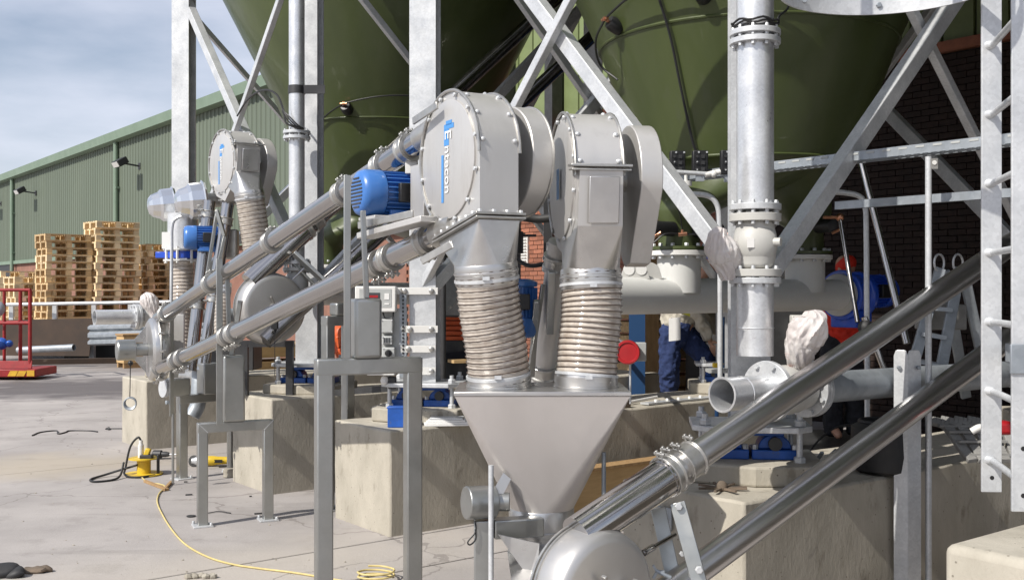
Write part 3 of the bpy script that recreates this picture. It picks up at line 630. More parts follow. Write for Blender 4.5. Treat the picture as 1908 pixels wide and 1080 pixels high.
def clamp(par, c, d, r, L=.07, mt='stain_cast', ears=Z):
    """split collar round a tube"""
    d = d.normalized(); m = MB(); m.lathe(c-d*L/2, d, [(r+.001, 0), (r+.016, 0), (r+.016, .010), (r+.009, .014), (r+.009, L-.014), (r+.016, L-.010), (r+.016, L), (r+.001, L)], 28)
    e = (ears-d*ears.dot(d)).normalized(); s_ = d.cross(e)
    for q in (-L/2+.006, L/2-.006):
        for t in (-.014, .014): m.box(c+d*q+e*(r+.026)+s_*t, (.012, .010, .036), d, s_, e)
        m.hexes([c+d*q+e*(r+.03)-s_*.028], s_, .008, .056)
    return m.build('clamp', M[mt], par, bevel=.0015, segs=1)

def head(par, c0, C, nrm, r, w, style, logo=True, size=1., fv=.04, sv=-.44, mv=-.23, su=.13):
    """upper return housing.  u = towards the outlet, v = up, k = depth behind the lettered face"""
    U = -C; P = lambda u, v, k=0.: c0+U*(u*size)+Z*(v*size)-nrm*(k*size)
    n = 30
    if style == 1: arc = [(r*math.cos(t), r*math.sin(t)) for t in [R(235)*i/n for i in range(n+1)]]; tail = [(-.10, -.345), (r, -.262)]
    else: arc = [(r*math.cos(t), r*math.sin(t)) for t in [R(-2)+R(232)*i/n for i in range(n+1)]]; tail = [(-.13, -.30), (.06, -.36), (r*.86, -.20)]
    prof = arc+tail
    m = MB(); m.prism([P(u, v, .006) for u, v in prof], -nrm*((w-.012)*size)); hb = m.build('housing', M['sheet'], par, smooth=25)
    for k in (.0, w):                                # folded lip on each edge of the housing
        m = MB(); m.sweep([P(u*1.012, v*1.012, k) for u, v in arc], .0075*size, 8); m.build('rim', M['stain_cast'], par)
    m = MB(); m.lathe(P(-.005, -.005, .004), nrm, [(.268*size, -.004), (.268*size, .006*size), (.262*size, .008*size)], 56); m.build('face_plate', M['sheet'], par, smooth=25)
    m = MB()
    for i in range(12): 
        t = 2*math.pi*(i+.5)/12; m.hexes([P(.285*math.cos(t)*.995, .285*math.sin(t)*.995, .002)], nrm, .0105*size, .012*size)
    for t in [R(10)+R(205)*i/8 for i in range(9)]:
        d = (U*math.cos(t)+Z*math.sin(t))
        for k in (.022, w-.022): m.lathe(P(r*math.cos(t), r*math.sin(t), k), d, [(.0115*size, 0), (.0105*size, .006*size), (.004*size, .011*size)], 8)
    m.build('bolts', M['galv'], par, kind='stuff')
    if style == 1:
        e = .018                                      # sloping flange, then a square-to-round spout
        q = lambda u, k, dv=0.: P(u, -.262+(u-r)*(-.083/-.40)*1.0+dv, k)
        fl = [q(-.13, -.022), q(r+.022, -.022), q(r+.022, w+.022), q(-.13, w+.022)]
        m = MB(); m.prism(fl, -Z*.012*size); m.prism([v-Z*.018*size for v in fl], -Z*.010*size); m.build('outlet_flange', M['stain_cast'], par, bevel=.002, segs=1)
        m = MB(); m.hexes([q(-.10+.062*i, -.012, .0) for i in range(7)]+[q(r+.012, w*i/3, 0) for i in range(4)], Z, .010*size, .012*size); m.build('flange_bolts', M['galv'], par, kind='stuff')
        cc = P(.175, -.50, w*.5+.0); rc = .133*size
        rect = [q(r, w, -.03), q(-.10, w, -.03), q(-.10, 0, -.03), q(r, 0, -.03)]
        u_, k_ = U, -nrm
        rect = [rect[0], rect[1], rect[2], rect[3]]
        m = MB(); m.sqround(rect, cc, rc, u_, k_, 8); m.build('spout', M['sheet_bright'], par, smooth=16)
    else:
        fw = .045
        m = MB()                                      # framed inspection hatch on the outlet side
        m.prism([P(r-.03, fv, -.028), P(r+.05, fv-.005, -.028), P(r+.05, fv-.005, w+.028), P(r-.03, fv, w+.028)], -Z*.012*size)
        m.prism([P(r-.03, fv-.02, -.024), P(r+.046, fv-.025, -.024), P(r+.046, fv-.025, w+.024), P(r-.03, fv-.02, w+.024)], -Z*.008*size); m.build('outlet_flange', M['stain_cast'], par, bevel=.002, segs=1)
        top = [P(r+.035, fv-.028, w-.012), P(r-.30, fv-.028, w-.012), P(r-.30, fv-.028, .012), P(r+.035, fv-.028, .012)]
        midq = [P(r+.012, mv, w-.008), P(r-.33, mv-.05, w-.008), P(r-.33, mv-.05, .008), P(r+.012, mv, .008)]
        m = MB(); m.loft([top, midq]); m.build('outlet_box', M['sheet'], par, smooth=0)
        hx = lambda u, v, k: P(u, v, k)
        m = MB(); m.prism([P(r+.045, fv-.06, .05), P(r+.020, mv+.01, .05), P(r+.020, mv+.01, w-.03), P(r+.045, fv-.06, w-.03)], U*.014*size); m.build('hatch', M['sheet_bright'], par, bevel=.004)
        cc = P(su, sv, w*.5); rc = .128*size
        m = MB(); m.sqround(midq, cc, rc, U, -nrm, 8); m.build('spout', M['sheet_bright'], par, smooth=16)
    # round guard behind the housing
    gd = .085; gc = P(.03, .0, w+gd+.10)
    if style == 1:
        m = MB(); m.lathe(gc, nrm, [(.245*size, 0), (.25*size, .004), (.25*size, .10*size), (.245*size, .104*size)], 56); m.build('drive_guard', M['sheet'], par, smooth=30)
        m = MB(); m.sweep(circle(gc, .252*size, U, Z, 56), .006*size, 6, closed=True); m.build('guard_rim', M['stain_cast'], par)
    else:
        pr = [(.25*math.cos(t), .25*math.sin(t)) for t in [R(-16)+R(212)*i/24 for i in range(25)]]+[(-.09, -.36), (-.03, -.40), (.05, -.385)]
        m = MB(); m.prism([gc+U*(u*size)+Z*(v*size) for u, v in pr], nrm*.10*size); m.build('drive_guard', M['sheet'], par, smooth=30, bevel=.004)
    m = MB(); m.cyl(P(0, 0, w), P(0, 0, w+gd+.02), .05*size, n=20); m.build('shaft', M['stain_cast'], par)
    if logo:                                         # maker's lettering runs down the plate
        tx = -Z; ty = U
        def put(txt, s_, u, v, mt):
            vs, fs = text_geo(txt, s_*size); o = P(u, v, -.0068)
            m = MB(); m.add([o+tx*q.x+ty*q.y+nrm*(q.z+.0008) for q in vs], fs); return m
        m = put('E', .092, -.018, .128, 0); o = m.build('lettering', M['logo_white'], par, smooth=0)
        m = put('ntecon', .078, -.018, .058, 0); m.build('lettering', M['logo_white'], par, smooth=0)
        m = MB(); m.box(P(-.048, -.09, -.0055), (.022*size, .215*size, .0014), U, Z, nrm); m.box(P(.018, .142, -.0052), (.10*size, .022*size, .001), U, Z, nrm); m.box(P(.018, .158, -.0052), (.06*size, .02*size, .001), U, Z, nrm)
        m.box(P(-.008, .095, -.0048), (.05*size, .075*size, .0006), U, Z, nrm)
        m.build('logo_bar', M['logo_blue'], par, smooth=0)
    return P, cc, rc

def hose(label, pts, r, turns, group='clear ribbed hoses', cuff=True, sides=36, cat='hose'):
    path = spline(pts, 14); L = [0]
    for a, b in zip(path[:-1], path[1:]): L.append(L[-1]+(b-a).length)
    tot = L[-1]
    def at(s):
        for i in range(len(L)-1):
            if s <= L[i+1] or i == len(L)-2:
                t = (s-L[i])/max(1e-9, L[i+1]-L[i]); return path[i].lerp(path[i+1], t)
    N = turns*6; ctr = [at(tot*i/N) for i in range(N+1)]; rr = [r*(1.0+.016*math.cos(2*math.pi*i/6)+.006*math.sin(i*1.7)) for i in range(N+1)]
    base = ctr[-1]; t = thing('flexible_hose', label, cat, base, group)
    m = MB(); m.sweep(ctr, rr, sides, cap=False); m.build('hose_wall', M['hose'], t, smooth=80)
    K = 18; hel = []; d0_, s0, u0 = basis(ctr[1]-ctr[0])
    for i in range(turns*K+1):
        s = tot*i/(turns*K); c = at(s); c2 = at(min(tot, s+.004)); c1 = at(max(0, s-.004)); d = (c2-c1).normalized(); s0 = (s0-d*s0.dot(d)).normalized(); u = d.cross(s0)
        an = 2*math.pi*i/K; hel.append(c+(s0*math.cos(an)+u*math.sin(an))*(r*1.03))
    m = MB(); m.sweep(hel, r*.017, 5); m.build('wire_spiral', M['wire'], t, smooth=80)
    if cuff:
        for (c, d, ln) in ((ctr[0], (ctr[1]-ctr[0]).normalized(), .09), (ctr[-1], (ctr[-2]-ctr[-1]).normalized(), .05)):
            m = MB(); rr_ = r*1.035
            m.lathe(c-d*.015, d, [(rr_*.985, 0), (rr_, .004), (rr_, ln*.35), (rr_*1.03, ln*.4), (rr_*1.03, ln*.48), (rr_, ln*.53), (rr_, ln), (rr_*.99, ln+.003)], 40); cf = m.build('cuff', M['sheet_bright'], t)
            m = MB(); m.lathe(c+d*ln*.55, d, [(rr_*1.005, 0), (rr_*1.03, .001), (rr_*1.03, .013), (rr_*1.005, .014)], 40); q = c+d*(ln*.55+.007)-Y*(rr_*1.04); m.box(q, (.03, .014, .016)); m.build('hose_clip', M['galv'], cf)
    return t

# ================================================================== CONVEYOR 1: main lettered disc conveyor
C1 = V((-.485, .875, 0)); N1 = V((-.875, -.485, 0))
h1c = W(835, 295, 4.75)
cv1 = thing('disc_conveyor', 'nearest lettered disc conveyor, round white-lettered head at top and two long polished tubes', 'conveyor', V((h1c.x, h1c.y, 0)))
P1_, cc1, rc1 = head(cv1, h1c, C1, N1, .30, .20, 1)
U0, U1 = W(296, 594, 9.0), W(790, 258, 5.16); L0, L1 = W(288, 691, 9.0), W(846, 424, 4.81)
for a_, b_ in ((U0, U1), (L0, L1)):
    m = MB(); m.cyl(a_, b_, .057, n=36); m.build('conveyor_tube', M['tube'], cv1)
ud, ld = (U1-U0).normalized(), (L1-L0).normalized()
for q0, q1, sp, rr in ((U0, U1, (.05, .30, .565, .80, .905, .965), .057), (L0, L1, (.03, .13, .165, .375, .405, .845, .875, .95), .057)):
    for t in sp: clamp(cv1, q0.lerp(q1, t), q1-q0, rr, ears=Z if q0 is U0 else -Z)
# sockets from the tubes into the head
m = MB(); m.cyl(U1-ud*.02, U1+ud*.12, .066, n=32); m.build('tube_socket', M['stain_cast'], cv1)
m = MB(); m.cyl(L1-ld*.14, L1+ld*.05, .068, n=32); m.build('tube_socket', M['stain_cast'], cv1)
# pair of toggle bars beside the head
for p, q in ((W(770, 226, 4.95), W(815, 196, 4.75)), (W(668, 420, 5.15), W(770, 398, 4.85)), (W(786, 486, 4.7), W(842, 455, 4.6))):
    m = MB(); m.beam(p, q, .012, .035); m.build('link_bar', M['stain_cast'], cv1, bevel=.003)
motor(cv1, W(724, 362, 5.35), -N1, Z, 1.0)
m = MB(); m.box(W(782, 372, 5.15), (.03, .16, .34), N1, C1, Z); m.box(W(735, 408, 5.3), (.30, .22, .018), -N1, C1, Z); m.build('motor_bracket', M['sheet'], cv1, bevel=.003)
m = MB(); a_, b_ = W(680, 440, 5.2), W(800, 408, 4.82); m.beam(a_, b_, .10, .03); m.build('guard_tray', M['sheet'], cv1, bevel=.004)
# small bright box behind the motor
m = MB(); m.box(W(767, 306, 5.3), (.06, .05, .10)); m.build('sensor_box', M['white'], cv1, bevel=.004)
# foot (tail) housing, seen edge-on
tc_ = W(292, 650, 9.0)
m = MB(); m.lathe(tc_+N1*.075, -N1, [(.05, -.004), (.235, .002), (.264, .022), (.275, .05), (.275, .115), (.262, .14), (.10, .165)], 48, True); m.build('foot_housing', M['sheet_bright'], cv1, smooth=30)
m = MB(); m.sweep(circle(tc_+N1*.012, .282, C1, Z, 48), .010, 8, closed=True); m.hexes([tc_-N1*.02+C1*(.288*math.cos(i*.524))+Z*(.288*math.sin(i*.524)) for i in range(12)], N1, .012, .05); m.build('foot_rim', M['stain_cast'], cv1)
m = MB(); m.lathe(tc_+N1*.08, N1, [(.055, 0), (.055, .09), (.088, .10), (.088, .235), (.080, .245)], 32); m.build('tension_drum', M['frame'], cv1)
for sg in (-1, 1):
    m = MB(); m.prism([tc_+N1*.085+Z*(.06*sg), tc_+N1*.085+Z*(.20*sg), tc_+N1*.19+Z*(.075*sg), tc_+N1*.19+Z*(.06*sg)], C1*.012); m.build('gusset_plate', M['sheet_bright'], cv1, smooth=0)

# ================================================================== CONVEYOR 2: its neighbour on the right, hatch towards the camera
C2 = V((-.156, .988, 0)); N2 = V((-.988, -.156, 0))
h2c = W(1046, 335, 4.85)
cv2 = thing('disc_conveyor', 'second disc conveyor right of the lettered one, with a square hatch on its spout', 'conveyor', V((h2c.x, h2c.y, 0)))
P2_, cc2, rc2 = head(cv2, h2c, C2, N2, .30, .215, 2, logo=False)
m = MB(); m.box(h2c+Z*-.02+C2*.02+N2*.0135, (.05, .0016, .14), C2, N2, Z); m.build('faded_sticker', M['logo_blue'], cv2, smooth=0)
for a_, b_ in ((W(1044, 450, 5.05), W(1006, 745, 5.45)), (W(1038, 455, 5.5), W(1022, 745, 5.9))):
    m = MB(); m.cyl(a_, b_, .057, n=28); m.build('conveyor_tube', M['sheet'], cv2); clamp(cv2, a_.lerp(b_, .12), b_-a_, .057); clamp(cv2, a_.lerp(b_, .8), b_-a_, .057)
m = MB(); a_, b_ = W(1028, 505, 4.9), W(1024, 620, 5.0); m.beam(a_, b_, .035, .05); m.beam(W(1000, 560, 5.0), W(990, 700, 5.2), .03, .03); m.beam(W(1012, 530, 5.0), W(985, 705, 5.15), .02, .02); m.build('support_bar', M['frame'], cv2, bevel=.003)
motor(cv2, W(967, 578, 5.1), Z, N2, .76, foot=False)
m = MB(); m.sweep(spline([W(955, 400, 5.4), W(1000, 408, 5.4), W(1040, 404, 5.35)], 6), .022, 10); m.build('hose_tail', M['rubber'], cv2)
m = MB(); m.sweep(spline([W(958, 425, 5.3), W(955, 470, 5.25), W(980, 493, 5.2), (W(1012, 492, 5.15)), W(1040, 478, 5.1)], 8), .011, 8); m.build('cable', M['cable'], cv2)
m = MB(); p = W(964, 450, 5.3); m.cyl(p-Z*.06, p+Z*.05, .03, n=16); m.cyl(p+Z*.05, p+Z*.12, .018, n=12); m.box(p+X*.05+Z*.03, (.09, .03, .012)); m.build('limit_switch', M['black'], cv2)
m = MB(); m.box(W(965, 432, 5.6), (.03, .05, .5)); m.box(W(1020, 430, 5.55), (.04, .06, .42)); m.build('back_plate', M['dark_steel'], cv2)

# ================================================================== HOSES AND HOPPER
hb_ = [W(930, 712, 4.70), W(1092, 712, 4.70)]
hz1 = hose('left of the two big clear hoses above the hopper, leaning right', [cc1+Z*.012, cc1.lerp(hb_[0], .35)+V((-.004, 0, 0)), cc1.lerp(hb_[0], .7)+V((.004, 0, 0)), hb_[0]], .136, 20, 'clear ribbed hoses above the hopper')
hz2 = hose('right of the two big clear hoses above the hopper, almost upright', [cc2+Z*.012, cc2.lerp(hb_[1], .35)+V((.012, 0, 0)), cc2.lerp(hb_[1], .7)+V((.004, 0, 0)), hb_[1]], .133, 20, 'clear ribbed hoses above the hopper')
hc = W(1008, 738, 4.70); zt = EYE-198*4.465/F_; hp = thing('receiving_hopper', 'stainless hopper with a flat tapering front, fed by the two big clear hoses', 'hopper', V((hc.x, hc.y, 0)))
wx, wy = .372, .235; bc = V((hc.x+.002, hc.y, EYE-405*4.70/F_)); rb = .142
rect = [V((hc.x+wx, hc.y+wy, zt)), V((hc.x-wx, hc.y+wy, zt)), V((hc.x-wx, hc.y-wy, zt)), V((hc.x+wx, hc.y-wy, zt))]
m = MB(); m.sqround(rect, bc, rb, X, Y, 12); m.build('hopper_body', M['hopper'], hp, smooth=12)
m = MB(); m.prism([v+V((math.copysign(.004, v.x-hc.x), math.copysign(.004, v.y-hc.y), .001)) for v in rect], Z*.018); m.build('lid', M['sheet_bright'], hp, bevel=.003)
m = MB(); m.box(hc+V((0, -.05, .03)), (.16, .09, .012)); m.build('lid_port', M['sheet'], hp, bevel=.003)
for c in hb_:
    m = MB(); q = V((c.x, c.y, zt+.02)); m.lathe(q, Z, [(.146, 0), (.146, .008), (.141, .010), (.141, .05)], 40); m.build('hose_spigot', M['sheet_bright'], hp)
m = MB(); m.lathe(bc, -Z, [(rb+.002, -.004), (rb+.004, .0), (rb+.004, .082), (rb+.016, .086), (rb+.016, .102), (rb+.004, .106), (rb+.002, .13)], 48, False); m.build('collar', M['sheet_bright'], hp)
# motor stub on the left and its bracket post
m = MB(); p = W(905, 935, 4.5); m.cyl(W(868, 936, 4.45), W(920, 934, 4.5), .070, n=32); m.cyl(W(918, 934, 4.5), W(950, 934, 4.5), .040, n=20); m.build('level_drum', M['frame'], hp, bevel=.004)
m = MB(); m.prism([W(912, 925, 4.48), W(938, 880, 4.5), W(952, 892, 4.5), W(930, 935, 4.48)], Y*.012); m.build('ear_plate', M['sheet_bright'], hp, smooth=0)
m = MB(); m.sweep(spline([W(885, 970, 4.45), W(886, 990, 4.44), W(872, 1008, 4.43), W(876, 1014, 4.43), W(886, 1004, 4.44), W(886, 985, 4.44)], 6), .0035, 6); m.build('cable_loop', M['cable'], hp)
m = MB(); x0 = W(888, 966, 4.5); x1 = W(888, 966, 4.5); m.beam(V((x0.x+.03, x0.y, 0)), V((x0.x+.03, x0.y, x0.z)), .08, .08, up=X); m.beam(V((x0.x+.0702, x0.y, x0.z-.04)), V((x0.x+.28, x0.y+.05, x0.z-.04)), .08, .08); m.build('stand_post', M['frame'], hp, bevel=.006)
m = MB(); m.cyl(W(915, 866, 4.35), V((W(915, 866, 4.35).x, 4.35, 0)), .0115, n=10); m.build('hanger_rod', M['galv'], hp)
m = MB(); q = W(1125, 842, 4.62); m.cyl(q, V((q.x, q.y, .3)), .010, n=10); m.build('hanger_rod', M['galv_dull_shaded'], hp)
m = MB(); a_ = V((bc.x, bc.y, bc.z-.128)); r1 = circle(a_, rb-.002, X, Y, 32)     # slanting inlet boot below the collar
b_ = W(1030, 1090, 4.25); r2 = [b_+X*(.16*math.cos(t))+V((.3, -.4, 0)).normalized()*(.06*math.sin(t)) for t in [2*math.pi*i/32 for i in range(32)]]
m.loft([r1, [p.lerp(q, .35)+V((-.015, 0, 0)) for p, q in zip(r1, r2)], r2]); m.build('inlet_boot', M['sheet_bright'], hp)
m = MB(); m.prism([W(928, 995, 4.42), W(1005, 1012, 4.38), W(1000, 1085, 4.36), W(985, 1075, 4.38), W(968, 1050, 4.4)], Y*.012); m.build('boot_plate', M['sheet_bright'], hp, smooth=0)

# ================================================================== INCLINED TUBE CONVEYORS WITH ROUND FEET (front right and middle left)
def foot_conveyor(label, dc, rad, u0, u1, l0, l1, tmat, ur, extra):
    t = thing('tube_conveyor', label, 'conveyor', V((dc.x, dc.y, 0))); nf = -B
    prof = [(.02, .105), (rad*.80, .104), (rad*.885, .099), (rad*.945, .084), (rad*.985, .052), (rad, .01), (rad, -.035), (rad*.97, -.055), (rad*.9, -.06), (.02, -.06)]
    m = MB(); m.lathe(dc, nf, prof, 72, False); m.build('foot_housing', M['foot_sheet'], t, smooth=50)
    m = MB(); m.lathe(dc-nf*.058, nf, [(rad*1.0, 0), (rad*1.035, 0), (rad*1.035, .010), (rad*1.0, .012)], 72); m.lathe(dc-nf*.040, nf, [(rad*1.0, 0), (rad*1.02, 0), (rad*1.02, .008), (rad*1.0, .009)], 72); m.build('rim', M['stain_cast'], t)
    m = MB(); q = dc+nf*.10; m.lathe(q, nf, [(.055, 0), (.055, .02), (.035, .03), (.035, .045), (.018, .05)], 24); hub = m.build('hub', M['stain_cast'], t)
    m = MB()
    for an in (30, 122, 255):
        d = A*math.cos(R(an))+Z*math.sin(R(an)); m.beam(q+nf*.03+d*.02, q+nf*.045+d*.12, .014, .022, up=nf)
    m.build('star_handle', M['stain_cast'], hub, bevel=.002)
    m = MB(); m.hexes([q+nf*.04+A*(.026*math.cos(i))+Z*(.026*math.sin(i)) for i in range(6)], nf, .008, .014); m.build('hub_bolts', M['dark_steel'], hub)
    d = (u1-u0).normalized()
    for p0, p1, rr in ((u0, u1, ur), (l0, l1, ur)):
        m = MB(); m.cyl(p0, p1, rr, n=40); m.build('conveyor_tube', M[tmat], t)
    m = MB(); e = u0+d*extra; m.cyl(u0-d*.16, e, ur*1.28, n=40); m.lathe(e-d*.002, d, [(ur*1.28, 0), (ur*1.36, 0), (ur*1.36, .012), (ur*1.1, .02)], 40); m.build('inlet_tube', M['tube'], t)
    clamp(t, e+d*.035, d, ur+.012, .05); clamp(t, e+d*.15, d, ur+.004, .09)
    return t, d
dcf = W(1100, 1102, 4.03)
uf0, uf1 = W(1130, 962, 4.10), W(1828, 493, 5.75); lf0, lf1 = W(1340, 1030, 4.4), W(1828, 668, 5.68)
ulen = uf1-uf0; llen = lf1-lf0
cv3, d3_ = foot_conveyor('nearest inclined tube conveyor, big round stainless foot at bottom centre', dcf, .252, uf0, uf1+ulen*.75, lf0-llen*.28, lf1+llen*.75, 'grey_tube', .061, .33)
# swing frame that carries the foot
for p, q in ((W(1262, 935, 4.22), W(1310, 1110, 4.12)), (W(1226, 945, 4.36), W(1262, 1110, 4.26))):
    m = MB(); m.beam(p, q, .012, .062, up=V((1, -.2, .3))); o = m.build('support_bar', M['frame'], cv3, bevel=.003)
m = MB(); m.hexes([W(1264, 942, 4.2), W(1302, 1060, 4.12)], -Y, .016, .016); m.hexes([W(1270, 1030, 4.2)], -Y, .010, .02); m.build('bolts', M['galv'], cv3)
m = MB(); m.cyl(W(1198, 1030, 4.15), W(1258, 995, 4.3), .009, n=10); m.cyl(W(1200, 1029, 4.15), W(1218, 1018, 4.2), .014, n=10); m.build('tension_rod', M['tube'], cv3)
m = MB(); m.cyl(W(1222, 1062, 4.2), W(1250, 1075, 4.2), .008, n=8); 
for an in range(3):
    q = W(1224, 1064, 4.2); m.beam(q, q+V((.03*math.cos(an*2.1), 0, .03*math.sin(an*2.1))), .010, .010)
m.build('wing_nut', M['galv_dull_shaded'], cv3)

dcm = W(504, 574, 8.95)
um0 = W(490, 503, 8.9); km = (.026*8.9+2.10)/.7757
def incl(p, t, rise): return p+A*t+Z*(rise*t)
cv4, d4_ = foot_conveyor('middle left tube conveyor, round foot facing the camera behind the long polished tubes', dcm, .30, um0, incl(um0, 4.3, .875), incl(W(545, 588, 8.95), -.25, .84), incl(W(545, 588, 8.95), 4.6, .84), 'dark_tube', .068, .50)
m = MB(); m.beam(W(548, 472, 8.95), W(605, 525, 8.95), .03, .09, up=-B); m.beam(W(536, 480, 9.05), W(600, 545, 9.05), .02, .03, up=-B); m.build('support_bar', M['frame'], cv4, bevel=.004)
m = MB(); m.cyl(W(545, 520, 8.9), W(566, 500, 8.95), .009, n=8); m.build('tension_rod', M['tube'], cv4)
m = MB(); p = W(512, 606, 8.75); m.box(p, (.05, .05, .06)); m.cyl(p-Z*.03, p-Z*.06, .012, n=8); m.cyl(p-Z*.05, p-Z*.42, .003, n=6); m.build('level_sensor', M['black'], cv4)
m = MB()                                             # legs under the foot, standing on the plinth
for px in (456, 540): q = W(px, 640, 9.15); m.beam(q, V((q.x, q.y, PH+.06)), .06, .06, up=X)
m.beam(W(448, 640, 9.15), W(548, 640, 9.15), .055, .055); m.build('foot_stand', M['dark_steel'], cv4)

# ================================================================== CONVEYOR 5: far lettered head on the left
C5 = V((-.62, .785, 0)); N5 = V((-.785, -.62, 0)); h5c = W(413, 303, 9.75)
cv5 = thing('disc_conveyor', 'farthest disc conveyor on the left, small head in front of the green shed', 'conveyor', V((h5c.x, h5c.y, 0)))
P5_, cc5, rc5 = head(cv5, h5c, C5, N5, .30, .24, 2, logo=True, fv=.16, mv=-.10, sv=-.31, su=.33)
for a_, b_ in ((W(390, 375, 9.95), W(355, 690, 9.75)), (W(430, 345, 9.85), W(378, 690, 9.6))):
    m = MB(); m.cyl(a_, b_, .057, n=28); m.build('conveyor_tube', M['tube'], cv5)
    for t in (.08, .2, .62): clamp(cv5, a_.lerp(b_, t), b_-a_, .057)
m = MB(); m.beam(W(404, 392, 9.6), W(418, 440, 9.6), .05, .03); m.beam(W(418, 440, 9.6), W(398, 530, 9.55), .04, .03); m.beam(W(405, 390, 9.65), W(384, 525, 9.6), .03, .03); m.build('support_bar', M['frame'], cv5, bevel=.003)
motor(cv5, W(376, 443, 9.85), V((.9, .3, 0)), Z, .95)
m = MB(); m.box(W(428, 455, 9.9), (.16, .1, .28)); m.build('gear_case', M['stain_cast'], cv5, bevel=.02)
m = MB(); m.cyl(W(348, 700, 10.1), W(380, 705, 9.9), .09, n=24); m.build('foot_drum', M['stain_cast'], cv5)
hose('clear hose under the far left conveyor head, partly behind the long tube', [cc5+Z*.02, W(471, 405, cc5.y+.02), W(477, 450, cc5.y+.04), W(482, 495, cc5.y+.05), W(480, 545, cc5.y+.05)], .128, 24, 'clear ribbed hoses on the left', sides=24)
hose('short clear hose showing between the two long polished tubes on the left', [W(418, 530, 9.25), W(413, 590, 9.2), W(412, 640, 9.15)], .062, 16, 'clear ribbed hoses on the left', sides=20)

# ================================================================== CONTROL CAN: cowled valve unit on the left
vu = thing('cowled_valve', 'two polished aluminium cowls on a galvanised pipe with a blue ring', 'valve', W(342, 590, 10.3)); vp = W(341, 440, 10.3)
m = MB(); m.cyl(V((vp.x, vp.y, W(0, 470, 10.3).z)), V((vp.x, vp.y, W(0, 398, 10.3).z)), .145, n=32); m.build('pipe', M['galv_pipe'], vu)
ax = V((-.86, -.42, -.10)).normalized()
for pc, k in ((W(378, 374, 10.1), 1.0), (W(322, 381, 10.5), .92)):
    m = MB(); m.lathe(pc, ax, [(.185*k, -.02), (.20*k, 0), (.18*k, .01), (.172*k, .12*k), (.145*k, .145*k), (.118*k, .22*k), (.085*k, .25*k), (.04*k, .262*k), (.005, .265*k)], 12); m.build('cowl', M['alu'], vu, smooth=20)
    m = MB(); q = pc-Z*.19*k; m.hexes([q], ax, .022, .03); m.cyl(pc-ax*.01, pc-ax*.16, .07, n=20); m.build('hinge', M['stain_cast'], vu)
zr = W(0, 475, 10.3).z
m = MB(); m.lathe(V((vp.x, vp.y, zr-.035)), Z, [(.10, 0), (.165, 0), (.165, .07), (.10, .07)], 36); m.box(V((vp.x-.2, vp.y, zr)), (.12, .07, .06)); m.build('valve_ring', M['blue_deep'], vu, bevel=.006)
m = MB()
for zz in (zr+.045, zr-.06): m.lathe(V((vp.x, vp.y, zz)), Z, [(.10, 0), (.185, 0), (.185, .014), (.10, .014)], 36)
m.hexes([V((vp.x+.172*math.cos(i*.785), vp.y+.172*math.sin(i*.785), zr-.08)) for i in range(8)], Z, .013, .16); m.build('flange', M['white'], vu)
m = MB(); m.sweep(spline([W(352, 402, 10.05), W(332, 405, 10.05), W(321, 420, 10.05), W(320, 470, 10.05), W(319, 560, 10.05), W(318, 600, 10.05)], 6), .016, 8); m.build('bent_strap', M['galv'], vu)
m = MB(); m.box(W(313, 448, 10.2), (.10, .06, .16)); m.build('name_plate', M['paper'], vu)
hose('clear hose below the blue valve ring at far left', [V((vp.x, vp.y, zr-.07)), W(340, 540, 10.28), W(337, 600, 10.2), W(336, 660, 10.1)], .108, 24, 'clear ribbed hoses on the left', cuff=False, sides=24)

# ================================================================== STEEL STANDS
def stand(label, pl, Dl, pr, Dr, zt, sec=.07, feet=True, box=None, z0=0., name='steel_stand'):
    a = W(pl, 540, Dl); b = W(pr, 540, Dr); a.z = b.z = 0; d = (b-a).normalized(); nrm = V((d.y, -d.x, 0))
    t = thing(name, label, 'stand', a, 'brushed steel stands')
    for q in (a, b):
        m = MB(); m.box(q+Z*(z0+(zt-sec*.5-z0)/2), (sec, sec, zt-sec*.5-z0), d, nrm, Z); m.build('leg', M['frame'], t, bevel=.007)
        if feet:
            m = MB(); m.box(q+Z*(z0+.006), (sec*1.9, sec*1.9, .012), d, nrm, Z); m.hexes([q+d*(s_*sec*.75)+nrm*(s_*sec*.75)+Z*(z0+.012) for s_ in (-1, 1)], Z, .011, .02); m.build('foot_plate', M['galv'], t, bevel=.002)
    m = MB(); m.box((a+b)/2+Z*(zt-sec/2), ((b-a).length+sec+.002, sec+.002, sec), d, nrm, Z); m.build('top_beam', M['frame'], t, bevel=.007)
    for q, sg in ((a, 1), (b, -1)):                  # mitre welds
        m = MB(); m.beam(q-d*(sg*.035)+nrm*(.0365)+Z*zt*.9999, q+d*(sg*.035)+nrm*.0365+Z*(zt-sec), .004, .004); m.build('mitre_weld', M['galv'], t)
    if box:
        u, hh, w, dep = box; c = a.lerp(b, u); m = MB(); m.box(c+Z*(zt+hh/2), (w, dep, hh), d, nrm, Z); m.build('riser_box', M['frame'], t, bevel=.016, segs=3)
    return t, a, b, d, nrm
st1, a1_, b1_, sd1, sn1 = stand('tall front steel stand with mitred corners, left of the hopper', 603, 5.0, 769, 5.17, 1.374, .078, box=(.46, 5.0*112/F_, .135, .13))
m = MB(); p = W(648, 668, 4.97); q = W(647, 326, 4.97); m.beam(V((q.x, q.y, p.z)), q, .034, .010, up=sn1); m.build('upright_bar', M['frame'], st1, bevel=.003)
m = MB(); p = W(683, 555, 5.05); m.beam(p, W(676, 392, 5.05), .022, .03, up=sn1); m.build('hanger_strut', M['frame'], st1, bevel=.003)
st2, a2_, b2_, sd2, sn2 = stand('short steel stand with a riser box, standing alone on the yard concrete', 377, 7.6, 499, 7.8, .745, .072, box=(.46, .48, .155, .13))
